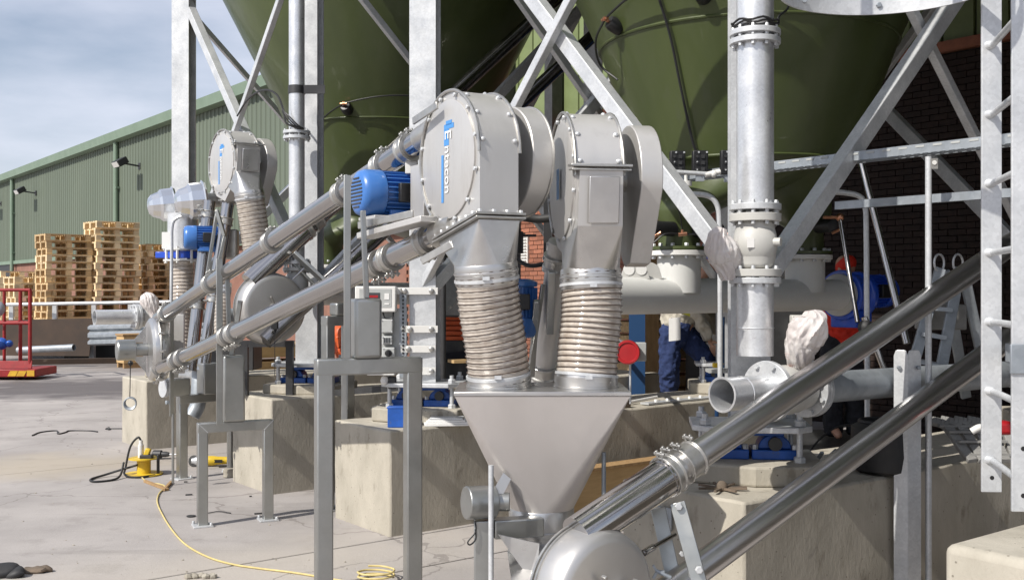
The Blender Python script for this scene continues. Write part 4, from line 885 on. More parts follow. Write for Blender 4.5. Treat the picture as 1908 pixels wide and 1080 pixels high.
m = MB(); q = W(409, 482, 7.5); m.beam(V((q.x, q.y, .74)), q, .045, .012, up=sn2); q = W(423, 500, 7.55); m.beam(W(428, 650, 7.55), q, .03, .03, up=sn2); m.build('upright_bar', M['frame'], st2, bevel=.003)
m = MB(); q = W(432, 660, 7.75); m.beam(q, W(448, 560, 7.75), .03, .03); m.build('hanger_strut', M['frame'], st2)
st3, a3_, b3_, sd3, sn3 = stand('far steel stand under the conveyor foot near the drill', 339, 9.5, 433, 9.85, .755, .078, box=None)
for px, D, w, hh in ((332, 9.4, .17, .16), (391, 9.6, .19, .28)):
    m = MB(); q = W(px, 737, D); m.box(V((q.x, q.y, .757+hh/2)), (w, .14, hh), sd3, sn3, Z); m.build('riser_box', M['frame'], st3, bevel=.012)
m = MB(); q = W(320, 590, 9.2); m.beam(V((q.x, q.y, .60)), q, .035, .014, up=sn3); m.cyl(V((q.x+.01, q.y, .02)), V((q.x+.01, q.y, .62)), .012, n=8); m.build('upright_bar', M['frame'], st3)
m = MB(); q = W(334, 640, 9.3); m.box(q, (.09, .04, .52)); m.build('back_plate', M['sheet'], st3, bevel=.004)
m = MB(); q0, q1 = W(366, 690, 9.5), W(366, 745, 9.5); m.sweep(spline([W(372, 690, 9.85), W(370, 730, 9.8), W(368, 755, 9.78), W(358, 775, 9.75)], 8), .07, 20); m.build('elbow_pipe', M['galv_dull_shaded'], st3)
m = MB(); m.cyl(W(303, 722, 9.3), W(309, 722, 9.32), .085, n=24); m.build('blank_flange', M['galv'], st3)
m = MB(); m.hexes([W(312, 752, 9.3), W(320, 757, 9.3)], Z, .02, .03); m.build('bolts', M['galv_dull_shaded'], st3)
st4, a4_, b4_, _, _ = stand('half hidden steel stand between the two near plinths, its rear leg behind the front stand', 611, 8.15, 648, 8.3, EYE-48*8.2/F_, .078, box=(.55, .10, .12, .1))
# small tie on the lower tube
tie = MB(); tp = L0.lerp(L1, .40)
for off in (-.03, .02): tie.sweep(circle(tp+ld*off, .0605, *basis(ld)[1:], 24), .006, 6, closed=True)
tie.sweep(spline([tp-Z*.06, tp-Z*.075+X*.02, tp-Z*.07+X*.04], 4), .007, 6)
tag(tie.build('rope_tie', M['paper'], None, loc=tp), 'white rope tied round the lower polished tube', 'rope')
# ================================================================== GREY SCREW CONVEYOR UNDER THE RIGHT SILO
def screw(label, ctr, full=True):
    zc = 1.66; r = .123; p0, p1 = ctr+A*-1.62+Z*zc, ctr+A*1.12+Z*zc
    t = thing('screw_conveyor', label, 'conveyor', V((p0.x, p0.y, 0)), 'grey screw conveyors under the silos')
    m = MB(); m.cyl(p0, p1, r, n=56); m.build('trough_tube', M['grey_paint'], t)
    for sg in (-1, 1):
        c = ctr+A*(.7*sg)
        m = MB(); m.cyl(c+Z*(zc+.02), c+Z*1.935, .150, n=48); m.build('inlet_stub', M['grey_paint'], t)
        m = MB(); m.lathe(c+Z*1.935, Z, [(.14, 0), (.205, 0), (.205, .034), (.14, .034)], 48); m.build('inlet_flange', M['white'], t, bevel=.003)
        m = MB(); m.hexes([c+Z*1.915+A*(.178*math.cos(i*math.pi/6))+B*(.178*math.sin(i*math.pi/6)) for i in range(12)], Z, .015, .02); m.build('bolts', M['galv'], t, kind='stuff')
    m = MB(); e = p1; m.lathe(e-A*.005, A, [(.12, 0), (.168, 0), (.168, .03), (.12, .03)], 48); m.build('end_flange', M['grey_valve'], t, bevel=.003)
    m = MB(); m.hexes([e+A*.02+B*(.148*math.cos(i*math.pi/5+.2))+Z*(.148*math.sin(i*math.pi/5+.2)) for i in range(10)], A, .011, .02); m.build('flange_bolts', M['dark_steel'], t, kind='stuff')
    # twin-hole lifting lug
    q = ctr+A*-1.12+Z*(zc+r-.01)
    for dx, nm in ((0, 'lifting_lug'), (.12, 'lifting_lug')):
        c = q+A*dx; w = .10; pl = []
        for i in range(13):
            an = math.pi*i/12; pl.append(V((w*.8*math.cos(an), .06+.055*math.sin(an))))
        pl = [V((w, 0))]+pl+[V((-w, 0))]; fr = X
        holes = []
        m = MB(); ring = [c+fr*p.x+Z*p.y for p in pl]
        m.prism(ring, Y*.012); lug = m.build(nm, M['grey_valve'], t, smooth=0, bevel=.002)
        if dx == 0:
            for hx_ in (-.04, .042):
                m = MB(); m.lathe(c+fr*hx_+Z*.062-Y*.006, Y, [(.028, 0), (.036, 0), (.036, .002), (.030, .002)], 20); m.build('eye_rim', M['white'], lug)
                m = MB(); m.lathe(c+fr*hx_+Z*.062-Y*.004, Y, [(.030, 0), (.030, .003)], 20); m.build('eye_hole', M['blue_deep'] if hx_ < 0 else M['black'], lug)
    # blue geared motor
    g = p1+A*.03
    m = MB(); m.lathe(g, A, [(.12, 0), (.20, .0), (.20, .03), (.155, .05), (.165, .18), (.19, .20), (.19, .25), (.14, .29)], 40); m.box(g+A*.15-Z*.19, (.22, .24, .14), A, B, Z); m.box(g+A*.10+Z*.02-B*.10, (.14, .10, .16), A, B, Z); gb_ = m.build('gearbox', M['blue_deep'], t, bevel=.012, segs=3)
    motor(t, g+A*.46+Z*.03, -A, Z, 1.15, 'blue_deep', False)
    return t
screw('pale grey screw conveyor with the blue geared motor at its right end', sc1)
screw('grey screw conveyor half hidden behind the middle column', sc2)

# ================================================================== GALVANISED PIPES WITH VALVES
def flange(par, c, d, r, th=.022, mt='galv', bolts=10, hole=None):
    m = MB(); m.lathe(c, d, [(hole or r*.6, 0), (r, 0), (r, th), (hole or r*.6, th)], 44); f = m.build('flange', M[mt], par, bevel=.0025)
    if bolts:
        _, s_, u_ = basis(d); m = MB(); m.hexes([c-d.normalized()*.016+(s_*math.cos(2*math.pi*(i+.5)/bolts)+u_*math.sin(2*math.pi*(i+.5)/bolts))*(r*.86) for i in range(bolts)], d, r*.085, th+.032); m.build('bolts', M['galv'], f)
    return f
def vpipe(label, px, D, r, z_top, segs, group=None):
    p = W(px, 540, D); p.z = 0; t = thing('vertical_pipe', label, 'pipe', p, group); return t, p
vp1, pp = vpipe('tall bright galvanised pipe with bolted flanges and a grey valve, right of centre', 1407, 5.12, .089, 6, None)
zy = lambda y, D=5.12: EYE-(y-540)/F_*D
m = MB(); m.cyl(pp+Z*zy(390), pp+Z*6.2, .089, n=48); m.build('pipe', M['galv_pipe'], vp1)
for y0, mt in ((84, 'galv'), (68, 'galv')): flange(vp1, pp+Z*zy(y0), Z, .122, .026, mt, 10)
flange(vp1, pp+Z*zy(392), Z, .124, .03, 'galv', 10); flange(vp1, pp+Z*zy(413), Z, .124, .038, 'grey_valve', 10)
vb = pp+Z*zy(452)
m = MB(); m.lathe(pp+Z*zy(500), Z, [(.088, 0), (.090, .02), (.098, .05), (.104, .11), (.102, .16), (.092, .20), (.090, .235)], 44); m.ball(vb-Y*.045-Z*.005, (.098, .068, .105), 28, 16); vbo = m.build('valve_body', M['grey_valve'], vp1, bevel=.02, segs=3)
m = MB(); m.cyl(vb+X*.07-Y*.08, vb+X*.10-Y*.10, .02, n=14); m.build('plug', M['grey_valve'], vbo)
m = MB(); m.box(vb-X*.046-Y*.108-Z*.006, (.034, .006, .044)); m.build('tag_plate', M['paper'], vbo)
flange(vp1, pp+Z*zy(515), Z, .124, .036, 'grey_valve', 10); flange(vp1, pp+Z*zy(528), Z, .124, .028, 'galv', 10)
m = MB(); m.cyl(pp+Z*zy(662), pp+Z*zy(522), .088, n=48, inner=.083); m.lathe(pp+Z*zy(612), Z, [(.0885, 0), (.0915, .004), (.0885, .008)], 48, False); m.build('lower_pipe', M['galv_pipe'], vp1)
m = MB()                                              # black cable strapped round the flange
for i in range(4): m.sweep([pp+Z*(zy(58)+.012*i+.006*math.sin(k*1.3+i))+V((math.cos(2*math.pi*k/30)*(.100+.004*i), math.sin(2*math.pi*k/30)*(.100+.004*i), 0)) for k in range(30)], .0055, 6, closed=True)
m.build('cable_wrap', M['cable'], vp1)
m = MB(); m.sweep(spline([pp+Z*zy(50)+V((.10, -.05, 0)), W(1452, 30, 5.15), W(1468, 15, 5.3), W(1474, -20, 5.4)], 6), .006, 6); m.build('cable', M['cable'], vp1)

hp1 = thing('horizontal_pipe', 'open-ended galvanised pipe with bolted flanges at lower right', 'pipe', W(1345, 735, 4.8))
h0 = W(1345, 735, 4.8); hr = .078
at_ = lambda t, dz=0: h0+A*t+Z*(-.012*t+dz)
m = MB(); m.cyl(at_(0), at_(.34), hr, n=48, inner=hr-.006); m.lathe(at_(0), A, [(hr, 0), (hr+.004, .0), (hr+.004, .006), (hr, .008)], 48, False); m.lathe(at_(.13), A, [(hr+.0005, 0), (hr+.003, .004), (hr+.0005, .008)], 48, False); m.build('pipe', M['galv_pipe'], hp1)
flange(hp1, at_(.31), A, .145, .028, 'galv', 8); 
m = MB(); m.lathe(at_(.34), A, [(.10, 0), (.115, .05), (.12, .12), (.10, .25)], 40); m.build('valve_body', M['grey_valve'], hp1)
flange(hp1, at_(.60), A, .14, .026, 'galv', 8); flange(hp1, at_(.63), A, .14, .026, 'galv', 8)
m = MB(); m.cyl(at_(.6), at_(3.4), hr, n=40); m.build('pipe', M['galv_dull_shaded'], hp1)

hp2 = thing('horizontal_pipe', 'open-ended galvanised pipe with a bagged valve by the pallet stacks', 'pipe', W(176, 591, 11.0))
h2 = W(176, 591, 11.0); at2 = lambda t: h2+A*t
m = MB(); m.cyl(at2(0), at2(.42), .078, n=32, inner=.07); m.build('pipe', M['galv_pipe'], hp2); flange(hp2, at2(.40), A, .135, .03, 'galv', 8); flange(hp2, at2(.435), A, .135, .03, 'galv', 8)
m = MB(); m.lathe(at2(.46), A, [(.085, 0), (.11, .04), (.115, .30), (.09, .36)], 32); m.build('valve_body', M['grey_valve'], hp2); m = MB(); m.cyl(at2(.8), at2(2.2), .078, n=24); m.build('pipe', M['galv_dull_shaded'], hp2)

vp2 = thing('vertical_pipe', 'slim galvanised pipe clamped to the left silo leg', 'pipe', W(553, 690, 9.15)); q2 = W(553, 540, 9.15); q2.z = 0; z9 = lambda y: EYE-(y-540)/F_*9.15
m = MB(); m.cyl(q2+Z*z9(505), q2+Z*6.0, .068, n=32); m.build('pipe', M['galv_pipe'], vp2)
flange(vp2, q2+Z*z9(250), Z, .118, .026, 'galv', 8); flange(vp2, q2+Z*z9(260), Z, .118, .026, 'galv', 8); flange(vp2, q2+Z*z9(492), Z, .12, .03, 'galv', 8); flange(vp2, q2+Z*z9(505), Z, .12, .03, 'grey_valve', 8)
m = MB(); m.lathe(q2+Z*z9(548), Z, [(.07, 0), (.10, .05), (.10, .12), (.075, .2)], 28); m.build('valve_body', M['grey_valve'], vp2)
m = MB(); m.box(q2+Z*z9(168)+V((.10, -.03, 0)), (.30, .012, .075)); m.lathe(q2+Z*(z9(168)-.035), Z, [(.069, 0), (.074, 0), (.074, .07), (.069, .07)], 28); m.build('strap', M['dark_steel'], vp2)
m = MB(); m.sweep(spline([W(442, 216, 10.4), W(462, 185, 9.9), W(490, 168, 9.4), W(515, 176, 9.15), W(528, 205, 9.08), W(533, 228, 9.04), W(552, 238, 9.03), W(566, 240, 9.05)], 8), .009, 8)
for k in range(3): m.sweep(spline([W(526, 205, 9.08), W(530+4*k, 216, 9.03), W(545+5*k, 233, 9.02), W(566, 240, 9.05)], 6), .006, 6)
m.build('cable', M['cable'], vp2)

# film-wrapped actuators: loose film gathered and tied at the necks, so the folds run along it
def bag(label, pts, seed, group='film wrapped valve actuators'):
    """pts: (px, py, distance, radius in px, gather 0..1) down the axis"""
    D0 = pts[0][2]; rs = spline([V((r*D/F_, g, 0)) for (_, _, D, r, g) in pts], 9); cs = spline([W(x, y, D) for (x, y, D, _, _) in pts], 9); n = 120; rings = []
    rnd_ = random.Random(seed); ph = [rnd_.uniform(0, 6.28) for _ in range(12)]
    for k, (c, q) in enumerate(zip(cs, rs)):
        d = (cs[min(k+1, len(cs)-1)]-cs[max(0, k-1)]).normalized(); _, a_, b_ = basis(d, Y); ring = []; h = k/9
        for i in range(n):
            t = 2*math.pi*i/n; tt = t+.35*math.sin(h*1.3+ph[0])
            f = 0
            for jj, (kk, am) in enumerate(((5, .5), (9, .7), (14, .6), (23, .35))): f += am*(1-2*abs(math.sin(.5*kk*tt+ph[jj+1]+h*(.5-.25*jj)+.8*mnoise.noise(V((h*1.1, jj, seed))))))
            cr_ = abs(mnoise.noise(V((math.cos(t)*2.2, math.sin(t)*2.2, h*1.5+seed))))+.5*abs(mnoise.noise(V((math.cos(t)*4.5, math.sin(t)*4.5, h*3.2+seed))))
            r = q.x*(1+(.022+.10*q.y)*f-.20*(cr_-.25)*(1-.5*q.y)); ring.append(c+a_*(r*math.cos(t))+b_*(r*math.sin(t)))
        rings.append(ring)
    m = MB(); m.loft(rings, True, True); o = m.build('wrapped_actuator', M['bag'], None, smooth=48, loc=cs[len(cs)//2])
    return tag(o, label, 'wrapped valve', group)
bag('pinkish film-wrapped actuator beside the grey valve on the tall pipe', [(1345, 425, 5.06, 8, 1), (1340, 440, 5.06, 20, .8), (1344, 462, 5.08, 31, .25), (1352, 482, 5.1, 30, .25), (1356, 502, 5.1, 22, .6), (1358, 522, 5.1, 13, 1)], 1.)
bag('white film-wrapped actuator standing on the open-ended pipe at lower right', [(1510, 578, 5.0, 9, 1), (1512, 592, 5.0, 28, .6), (1506, 614, 5.0, 36, .3), (1496, 636, 5.02, 33, .35), (1490, 658, 5.04, 27, .5), (1487, 678, 5.08, 20, .8), (1488, 694, 5.1, 23, .8)], 4.)
bag('white film-wrapped actuator on the galvanised pipe by the pallets', [(268, 548, 10.95, 7, 1), (274, 556, 10.95, 15, .4), (282, 568, 10.95, 15, .3), (287, 582, 10.95, 9, .8), (290, 592, 10.95, 8, 1)], 8.)

# ================================================================== CABLE TRAYS, CONDUITS, BOXES
tray = thing('cable_tray', 'galvanised perforated cable tray running across behind the tall pipe', 'cable tray', W(1600, 290, 5.9))
tq = lambda px: (lambda s: V((1.939-.611*s, 5.9+.7916*s, 2.45)))((1.939-(px-CX)/F_*5.9)/(.611+(px-CX)/F_*.7916))
ta, tb = tq(1205), tq(1990); td = (tb-ta).normalized(); tl = (tb-ta).length; ts = td.cross(Z)
m = MB(); m.box((ta+tb)/2, (tl, .004, .05), td, ts, Z); m.box((ta+tb)/2-ts*.12, (tl, .004, .05), td, ts, Z); m.build('side_rail', M['galv_dull_shaded'], tray)  # darker galvanising puts the tray's shade into its colour
m = MB(); k = 0
while k < tl-.05:                                    # slotted bed
    m.box(ta+td*(k+.012)-ts*.06-Z*.025, (.024, .118, .003), td, ts, Z); k += .05
for o_ in (.02, .06, .10): m.box((ta+tb)/2-ts*o_-Z*.0275, (tl, .018, .0025), td, ts, Z)
m.build('slotted_bed', M['galv_dull_shaded'], tray, kind='stuff', smooth=0)
m = MB(); k = .04
while k < tl: m.box(ta+td*k+ts*.0032+Z*.012, (.05, .003, .011), td, ts, Z); k += .1
m.build('slot', M['box_grey'], tray, kind='stuff', smooth=0)
rail2 = MB(); ra = W(1556, 383, 6.15); rbq = ra+(-B)*2.2; rail2.box((ra+rbq)/2, ((rbq-ra).length, .006, .045), -B, A, Z); rail2.box((ra+rbq)/2+A*.022-Z*.02, ((rbq-ra).length, .045, .004), -B, A, Z)
tag(rail2.build('strut_rail', M['galv_dull_shaded'], None, loc=ra), 'slotted galvanised rail below the cable tray at right', 'rail')  # rail gets the tray's darker galvanising, shade put into the colour
def conduit(label, pts, r, mt='galv', name='conduit', group=None, cat='conduit'):
    m = MB(); m.sweep(spline(pts, 8), r, 12); return tag(m.build(name, M[mt], None, loc=V(pts[-1])), label, cat, group)
cq = W(1730, 292, 5.5)
m = MB(); m.cyl(V((cq.x, cq.y, 0)), cq, .0165, n=14); cd = m.build('conduit', M['galv'], None, loc=(cq.x, cq.y, 0)); tag(cd, 'straight upright galvanised conduit beside the channel post', 'conduit')
m = MB(); m.box(W(1741, 305, 5.48), (.034, .006, .055)); m.build('label_plate', M['grey_plastic'], cd); m = MB(); m.lathe(W(1741, 303, 5.475), -Y, [(.008, 0), (.012, 0), (.012, .002), (.008, .002)], 14); m.build('dial', M['white'], cd)
conduit('bent conduit hoop behind the wrapped actuator, left of the tall pipe', [W(1255, 363, 6.6), W(1300, 362, 6.6), W(1325, 368, 6.6), W(1338, 388, 6.6), W(1341, 430, 6.6), W(1342, 560, 6.6), W(1342, 700, 6.6), W(1342, 745, 6.6)], .017)
conduit('bent conduit hoop in front of the blue geared motor', [W(1530, 356, 6.35), W(1580, 360, 6.35), W(1603, 367, 6.35), W(1612, 385, 6.35), W(1614, 430, 6.35), W(1615, 560, 6.35), W(1616, 700, 6.35), W(1616, 790, 6.35)], .0165)
conduit('thin horizontal conduit left of the tall pipe', [W(1195, 318, 6.5), W(1250, 320, 6.5), W(1318, 324, 6.5)], .014)
for px, D, lb in ((1262, 6.9, 'leftmost of the three small black junction boxes by the tall pipe'), (1304, 6.75, 'middle one of the three small black junction boxes by the tall pipe'), (1357, 6.55, 'junction box nearest the tall pipe, rightmost of three')):
    jb = thing('junction_box', lb, 'junction box', W(px, 322, D), 'black junction boxes on the cable tray'); p = W(px, 303, D)
    m = MB(); m.box(p, (.098, .06, .15)); m.build('box', M['black'], jb, bevel=.006)
    m = MB()
    for i in range(3): m.box(p+V((.014, -.034, -.045+.04*i)), (.022, .012, .022)); m.cyl(p+V((-.024, -.03, -.045+.04*i)), p+V((-.024, -.042, -.045+.04*i)), .009, n=8)
    m.build('terminal', M['dark_steel'], jb)
    m = MB()
    for x_, z_ in ((-.012, .062), (.04, .062)): m.hexes([p+V((x_, -.03, z_))], -Y, .007, .008)
    m.hexes([p+V((-.024, -.042, .0)), p+V((-.024, -.042, -.05))], -Y, .005, .006); m.build('screw', M['galv'], jb)
    m = MB(); m.box(p-Z*.095, (.05, .03, .05)); m.build('tray_bracket', M['galv_dull_shaded'], jb)
m = MB(); m.cyl(W(1314, 326, 6.5), W(1342, 320, 6.5), .017, n=12); m.ball(W(1330, 324, 6.5), .024); tag(m.build('cable_gland', M['white'], None, loc=W(1330, 324, 6.5)), 'white cable gland between the black junction boxes', 'gland')
m = MB(); q = W(1278, 342, 6.3); m.cyl(q-Z*.014, q+Z*.014, .036, n=20); m.cyl(q+Z*.01, q+Z*.05, .01, n=8); tag(m.build('round_sounder', M['white'], None, loc=q), 'small round white fitting below the junction boxes', 'fitting')

# ---- galvanised channel post holding the open pipe
cp = thing('channel_post', 'galvanised channel post with a rounded top holding the horizontal pipe', 'post', V((W(1695, 540, 5.44).x, 5.44, 0))); q = V((W(1695, 540, 5.44).x, 5.44, 0)); zt_ = EYE-(652-540)/F_*5.44
ax_, ay_ = V((.97, .24, 0)), V((-.24, .97, 0)); pl = [(-.068, 0), (.068, 0), (.068, zt_-.03), (.05, zt_-.004), (.03, zt_), (-.03, zt_), (-.05, zt_-.004), (-.068, zt_-.03)]
m = MB(); rp_, lp_ = V((.95, .31, 0)), V((-.85, .53, 0)); q0 = q+V((-.008, 0, 0)); m.prism([q0+rp_*((x+.068)*.60)+Z*z for x, z in pl], V((-.31, .95, 0))*.009); m.prism([q0+lp_*((x+.068)*.52+.001)+Z*z for x, z in pl], V((.53, .85, 0))*.009); m.build('post', M['galv'], cp, smooth=0, bevel=.002)
for dx, dy in ((-.05, .02), (.05, .015)): m = MB(); m.hexes([q+V((dx, dy, zt_-.09))], -Y, .011, .016); m.build('bolt', M['galv_dull_shaded'], cp)

# ---- caged ladder at the right edge
ld_ = thing('cage_ladder', 'galvanised ladder hanging at the right edge with a cage hoop', 'ladder', W(1847, 917, 4.0)); la, lb_ = W(1847, 540, 4.0), W(1905, 540, 3.6)
rv = (lb_-la); rv.z = 0; rd = rv.normalized(); rn = V((rd.y, -rd.x, 0))
fx = V((.998, -.06, 0)); fy = V((.06, .998, 0))
m = MB(); m.box(V((la.x, la.y, (.935+6)/2)), (.074, .012, 6-.935), fx, fy, Z); m.build('stile', M['galv'], ld_, bevel=.002, smooth=0)
m = MB(); m.box(V((lb_.x, lb_.y, (.945+6)/2)), (.074, .012, 6-.945), fx, fy, Z); m.build('stile', M['galv'], ld_, bevel=.002, smooth=0)
zz = 1.7-(856-540)/F_*4.0
while zz < 3.6:
    m = MB(); m.cyl(V((la.x+.0, la.y-.012, zz)), V((lb_.x-.02, lb_.y+.0, zz)), .0125, n=14); m.cyl(V((la.x-.012, la.y+.004, zz)), V((la.x+.0, la.y-.025, zz)), .019, .0135, n=14); m.build('rung', M['galv'], ld_); zz += .2615
for (p, zs) in ((la, (.99,)), (lb_, (1.0, 1.16))):
    for z_ in zs: m = MB(); m.cyl(V((p.x, p.y-.0075, z_)), V((p.x, p.y+.0075, z_)), .008, n=12); m.build('bolt_hole', M['black'], ld_)
m = MB(); q = V((lb_.x, lb_.y-.010, 1.7-(668-540)/F_*3.6)); m.box(q, (.09, .012, .10), fx, fy, Z); m.build('splice_plate', M['galv_dull_shaded'], ld_, bevel=.002); m = MB(); m.box(V((la.x+.06, la.y-.1, 1.7-(660-540)/F_*3.9)), (.012, .24, .07), fx, fy, Z); m.build('wall_bracket', M['galv_dull_shaded'], ld_, bevel=.002)
hcn = V((1.36, 3.78, 0)); zb_ = 2.785
for z_ in (zb_, zb_+.9, zb_+1.8):
    m = MB(); n_ = 40; o_, i_ = [], []
    ring = [(hcn+V((.36*math.cos(2*math.pi*k/n_), .36*math.sin(2*math.pi*k/n_), 0))) for k in range(n_)]
    m.lathe(hcn+Z*z_, Z, [(.385, 0), (.393, 0), (.393, .075), (.385, .075), (.385, 0)], 64, False); h_ = m.build('cage_hoop', M['galv'], ld_)
    m = MB(); m.hexes([hcn+Z*(z_+.04)+V((.394*math.cos(t), .394*math.sin(t), 0)) for t in (2.4, 3.6, 4.8)]+[], V((-.6, -.6, 0)), .01, .012); m.hexes([hcn+Z*(z_+.035)+V((.385*math.cos(t), .385*math.sin(t), 0)) for t in (1.35, 2.2)], V((0, -1, 0)), .011, .012); m.build('bolts', M['galv_dull_shaded'], ld_)
for t in (1.35, 2.2, 3.14, 4.0, 5.0):
    m = MB(); p = hcn+V((.398*math.cos(t), .398*math.sin(t), 0)); m.box(p+Z*(zb_+1.0), (.04, .006, 1.9), V((-math.sin(t), math.cos(t), 0)), V((math.cos(t), math.sin(t), 0)), Z); m.build('cage_strap', M['galv'], ld_)

# ---- leaning polished tubes in the dark on the right
for (p, q, r, lb) in ((W(1604, 300, 6.9), W(1690, 640, 6.5), .022, 'long polished tube leaning in the dark behind the blue geared motor'), (W(1565, 405, 7.6), W(1598, 600, 7.3), .016, 'thin leaning rod with a copper end above the blue geared motor'),
                      (W(1610, 590, 6.0), W(1648, 690, 6.0), .018, 'short leaning tube with a black joint under the dark inclined tube')):
    m = MB(); m.cyl(p, q, r, n=16); o = m.build('leaning_tube', M['tube'], None, loc=q); tag(o, lb, 'tube')
    if r == .016: m = MB(); m.ball(p, .03); m.cyl(p, p-X*.12, .012, n=8); m.build('end_fitting', M['copper'], o)
    if r == .018: m = MB(); m.ball(p+V((.01, 0, -.06)), .045); m.cyl(p+V((0, 0, -.06)), p+V((.1, .05, -.12)), .03, n=10); m.build('joint', M['rubber'], o)
# ---- stepladder standing in the shade
sl_ = thing('step_ladder', 'aluminium stepladder standing open in the shade at right', 'ladder', V((W(1745, 540, 6.6).x, 6.6, PH)))
def fl(px, py, D): return W(px, py, D)
for (p, q, nm) in ((fl(1752, 500, 6.6), fl(1690, 720, 6.4), 'stile'), (fl(1788, 500, 6.6), fl(1745, 735, 6.3), 'stile'), (fl(1795, 505, 6.8), fl(1850, 760, 7.0), 'back_leg'), (fl(1760, 505, 6.8), fl(1800, 740, 7.1), 'back_leg')):
    m = MB(); m.beam(p, q, .03, .065, up=X); m.build(nm, M['galv_dull_shaded'], sl_, bevel=.004)
for t in (.12, .34, .56, .78):
    a_ = fl(1752, 500, 6.6).lerp(fl(1690, 720, 6.4), t); b_ = fl(1788, 500, 6.6).lerp(fl(1745, 735, 6.3), t); m = MB(); m.beam(a_, b_, .08, .025); m.build('tread', M['galv_dull_shaded'], sl_)
for px in (1750, 1785): m = MB(); c = fl(px, 490, 6.6); m.sweep(circle(c, .055, (X*.8+Y*.6), Z, 24), .007, 8, closed=True); m.build('top_hoop', M['galv'], sl_)
m = MB(); m.box(fl(1752, 590, 6.75), (.26, .2, .16)); m.build('tool_tray', M['grey_plastic'], sl_, bevel=.01)

# ---- things lying on the right-hand plinth and behind it
sg_ = thing('slotted_mat', 'grey slotted plastic grating curving down onto the plinth at right', 'grating', W(1780, 865, 5.35))
for k in range(5):
    off = k*.072; pts = [W(1728, 782, 5.75)+V((off, 0, 0)), W(1758, 790, 5.72)+V((off, 0, 0)), W(1778, 812, 5.66)+V((off, 0, 0)), W(1795, 838, 5.58)+V((off*.9, 0, 0)), W(1812, 858, 5.5)+V((off*.8, 0, 0))]
    m = MB(); sp = spline(pts, 4)
    for a_, b_ in zip(sp[:-1], sp[1:]): m.beam(a_, b_+(b_-a_)*.08, .052, .028, up=V((0, -.6, .8)))
    m.build('slat', M['grey_plastic'], sg_, bevel=.003, segs=1)
for i in range(4):
    m = MB(); k = .15+.25*i; a_ = W(1738, 788, 5.74).lerp(W(1812, 858, 5.51), k)+Z*(.035*math.sin(k*3.1)); m.beam(a_, a_+V((.29-.05*k, .0, 0)), .03, .012); m.build('cross_bar', M['grey_plastic'], sg_)
m = MB(); q = W(1866, 796, 5.3); m.box(q, (.09, .08, .07)); m.box(q+V((-.06, 0, .01)), (.05, .05, .04)); o = m.build('red_tool', M['red'], None, bevel=.02, segs=3, loc=q-Z*.05); tag(o, 'red power tool lying between the ladder stiles', 'tool')
m = MB(); m.sweep(spline([q+V((-.09, 0, 0)), q+V((-.12, -.01, .0)), q+V((-.15, 0, -.02))], 6), .018, 10); m.build('white_grip', M['white'], o)
m = MB(); q = W(1648, 890, 5.62); m.lathe(V((q.x, q.y, PH+.002)), Z, [(.13, 0), (.165, .02), (.175, .10), (.17, .24), (.12, .27), (.11, .255)], 32); o = m.build('rubber_bucket', M['rubber'], None, loc=(q.x, q.y, PH)); tag(o, 'black rubber bucket on the right-hand plinth behind the dark tubes', 'bucket')
m = MB(); m.sweep(circle(V((q.x, q.y, PH+.27)), .125, X, Y, 28), .012, 8, closed=True); m.build('rim', M['rubber'], o)
m = MB(); m.sweep(spline([W(1495, 855, 5.9), W(1510, 838, 5.9), W(1530, 815, 6.0), W(1560, 795, 6.1), W(1600, 790, 6.2)], 6), .006, 6); tag(m.build('loose_cable', M['cable'], None, loc=W(1495, 855, 5.9)), 'loose black cable trailing over the right-hand plinth', 'cable')
m = MB(); q = W(1480, 868, 5.75)
for k in range(9):
    an = k*.7; m.beam(V((q.x-.10+.03*k, q.y, PH+.02)), V((q.x-.10+.03*k+.09*math.cos(an), q.y+.09*math.sin(an), PH+.03+.01*k)), .018, .012)
tag(m.build('scrap_heap', M['galv_dull_shaded'], None, loc=(q.x, q.y, PH)), 'small heap of grey offcuts beside the right-hand blue bearing', 'scrap')
m = MB(); q = W(1345, 893, 5.1)
for k in range(8): an = k*.85; m.beam(V((q.x, q.y, PH+.012)), V((q.x+.12*math.cos(an), q.y+.12*math.sin(an), PH+.018)), .012, .010)
m.ball(V((q.x, q.y, PH+.02)), .03, 10, 6); tag(m.build('clay_splat', M['debris'], None, loc=(q.x, q.y, PH)), 'dried mud splat on the right-hand plinth top', 'mud')
m = MB(); q = S(-.012, -2.62, .58); m.box(q, (.012, .09, .11), A, B, Z); o = m.build('anchor_plate', M['galv_dull_shaded'], None, bevel=.002, loc=q); tag(o, 'small bolted anchor plate on the end of the right-hand plinth', 'plate'); m = MB(); m.hexes([q-A*.006], -A, .02, .03); m.build('bolt', M['galv'], o)
# ================================================================== CONTROL BOXES ON THE MIDDLE SILO LEG
cax, cay = V((.992, -.122, 0)), V((.122, .992, 0)); c1p = S(*c1); Dc = c1p.y-.11
cb = thing('bracket_rack', 'white bracket bars bolted across the middle silo leg', 'bracket', W(780, 690, Dc))
for px0, px1, y, h in ((738, 816, 542, 13), (748, 816, 613, 13), (745, 812, 650, 13), (770, 812, 691, 14)):
    a_, b_ = W(px0, y, Dc-.02), W(px1, y, Dc-.02); m = MB(); m.box((a_+b_)/2, ((b_-a_).length, .010, h*Dc/F_), X, Y, Z); br = m.build('bracket_bar', M['white'], cb, bevel=.002)
    m = MB(); [MB().hexes([W(p_, y, Dc-.024)], -Y, .020, .014, 8).build('bolt', M['stain_cast'], br) for p_ in ([px0+16, 804] if px0 < 760 else [804])]
m = MB(); p = W(750, 590, Dc); m.box(W(751, 620, Dc-.01), (.05, .03, .66)); o = m.build('riser_tray', M['galv_dull_shaded'], cb)
m = MB()
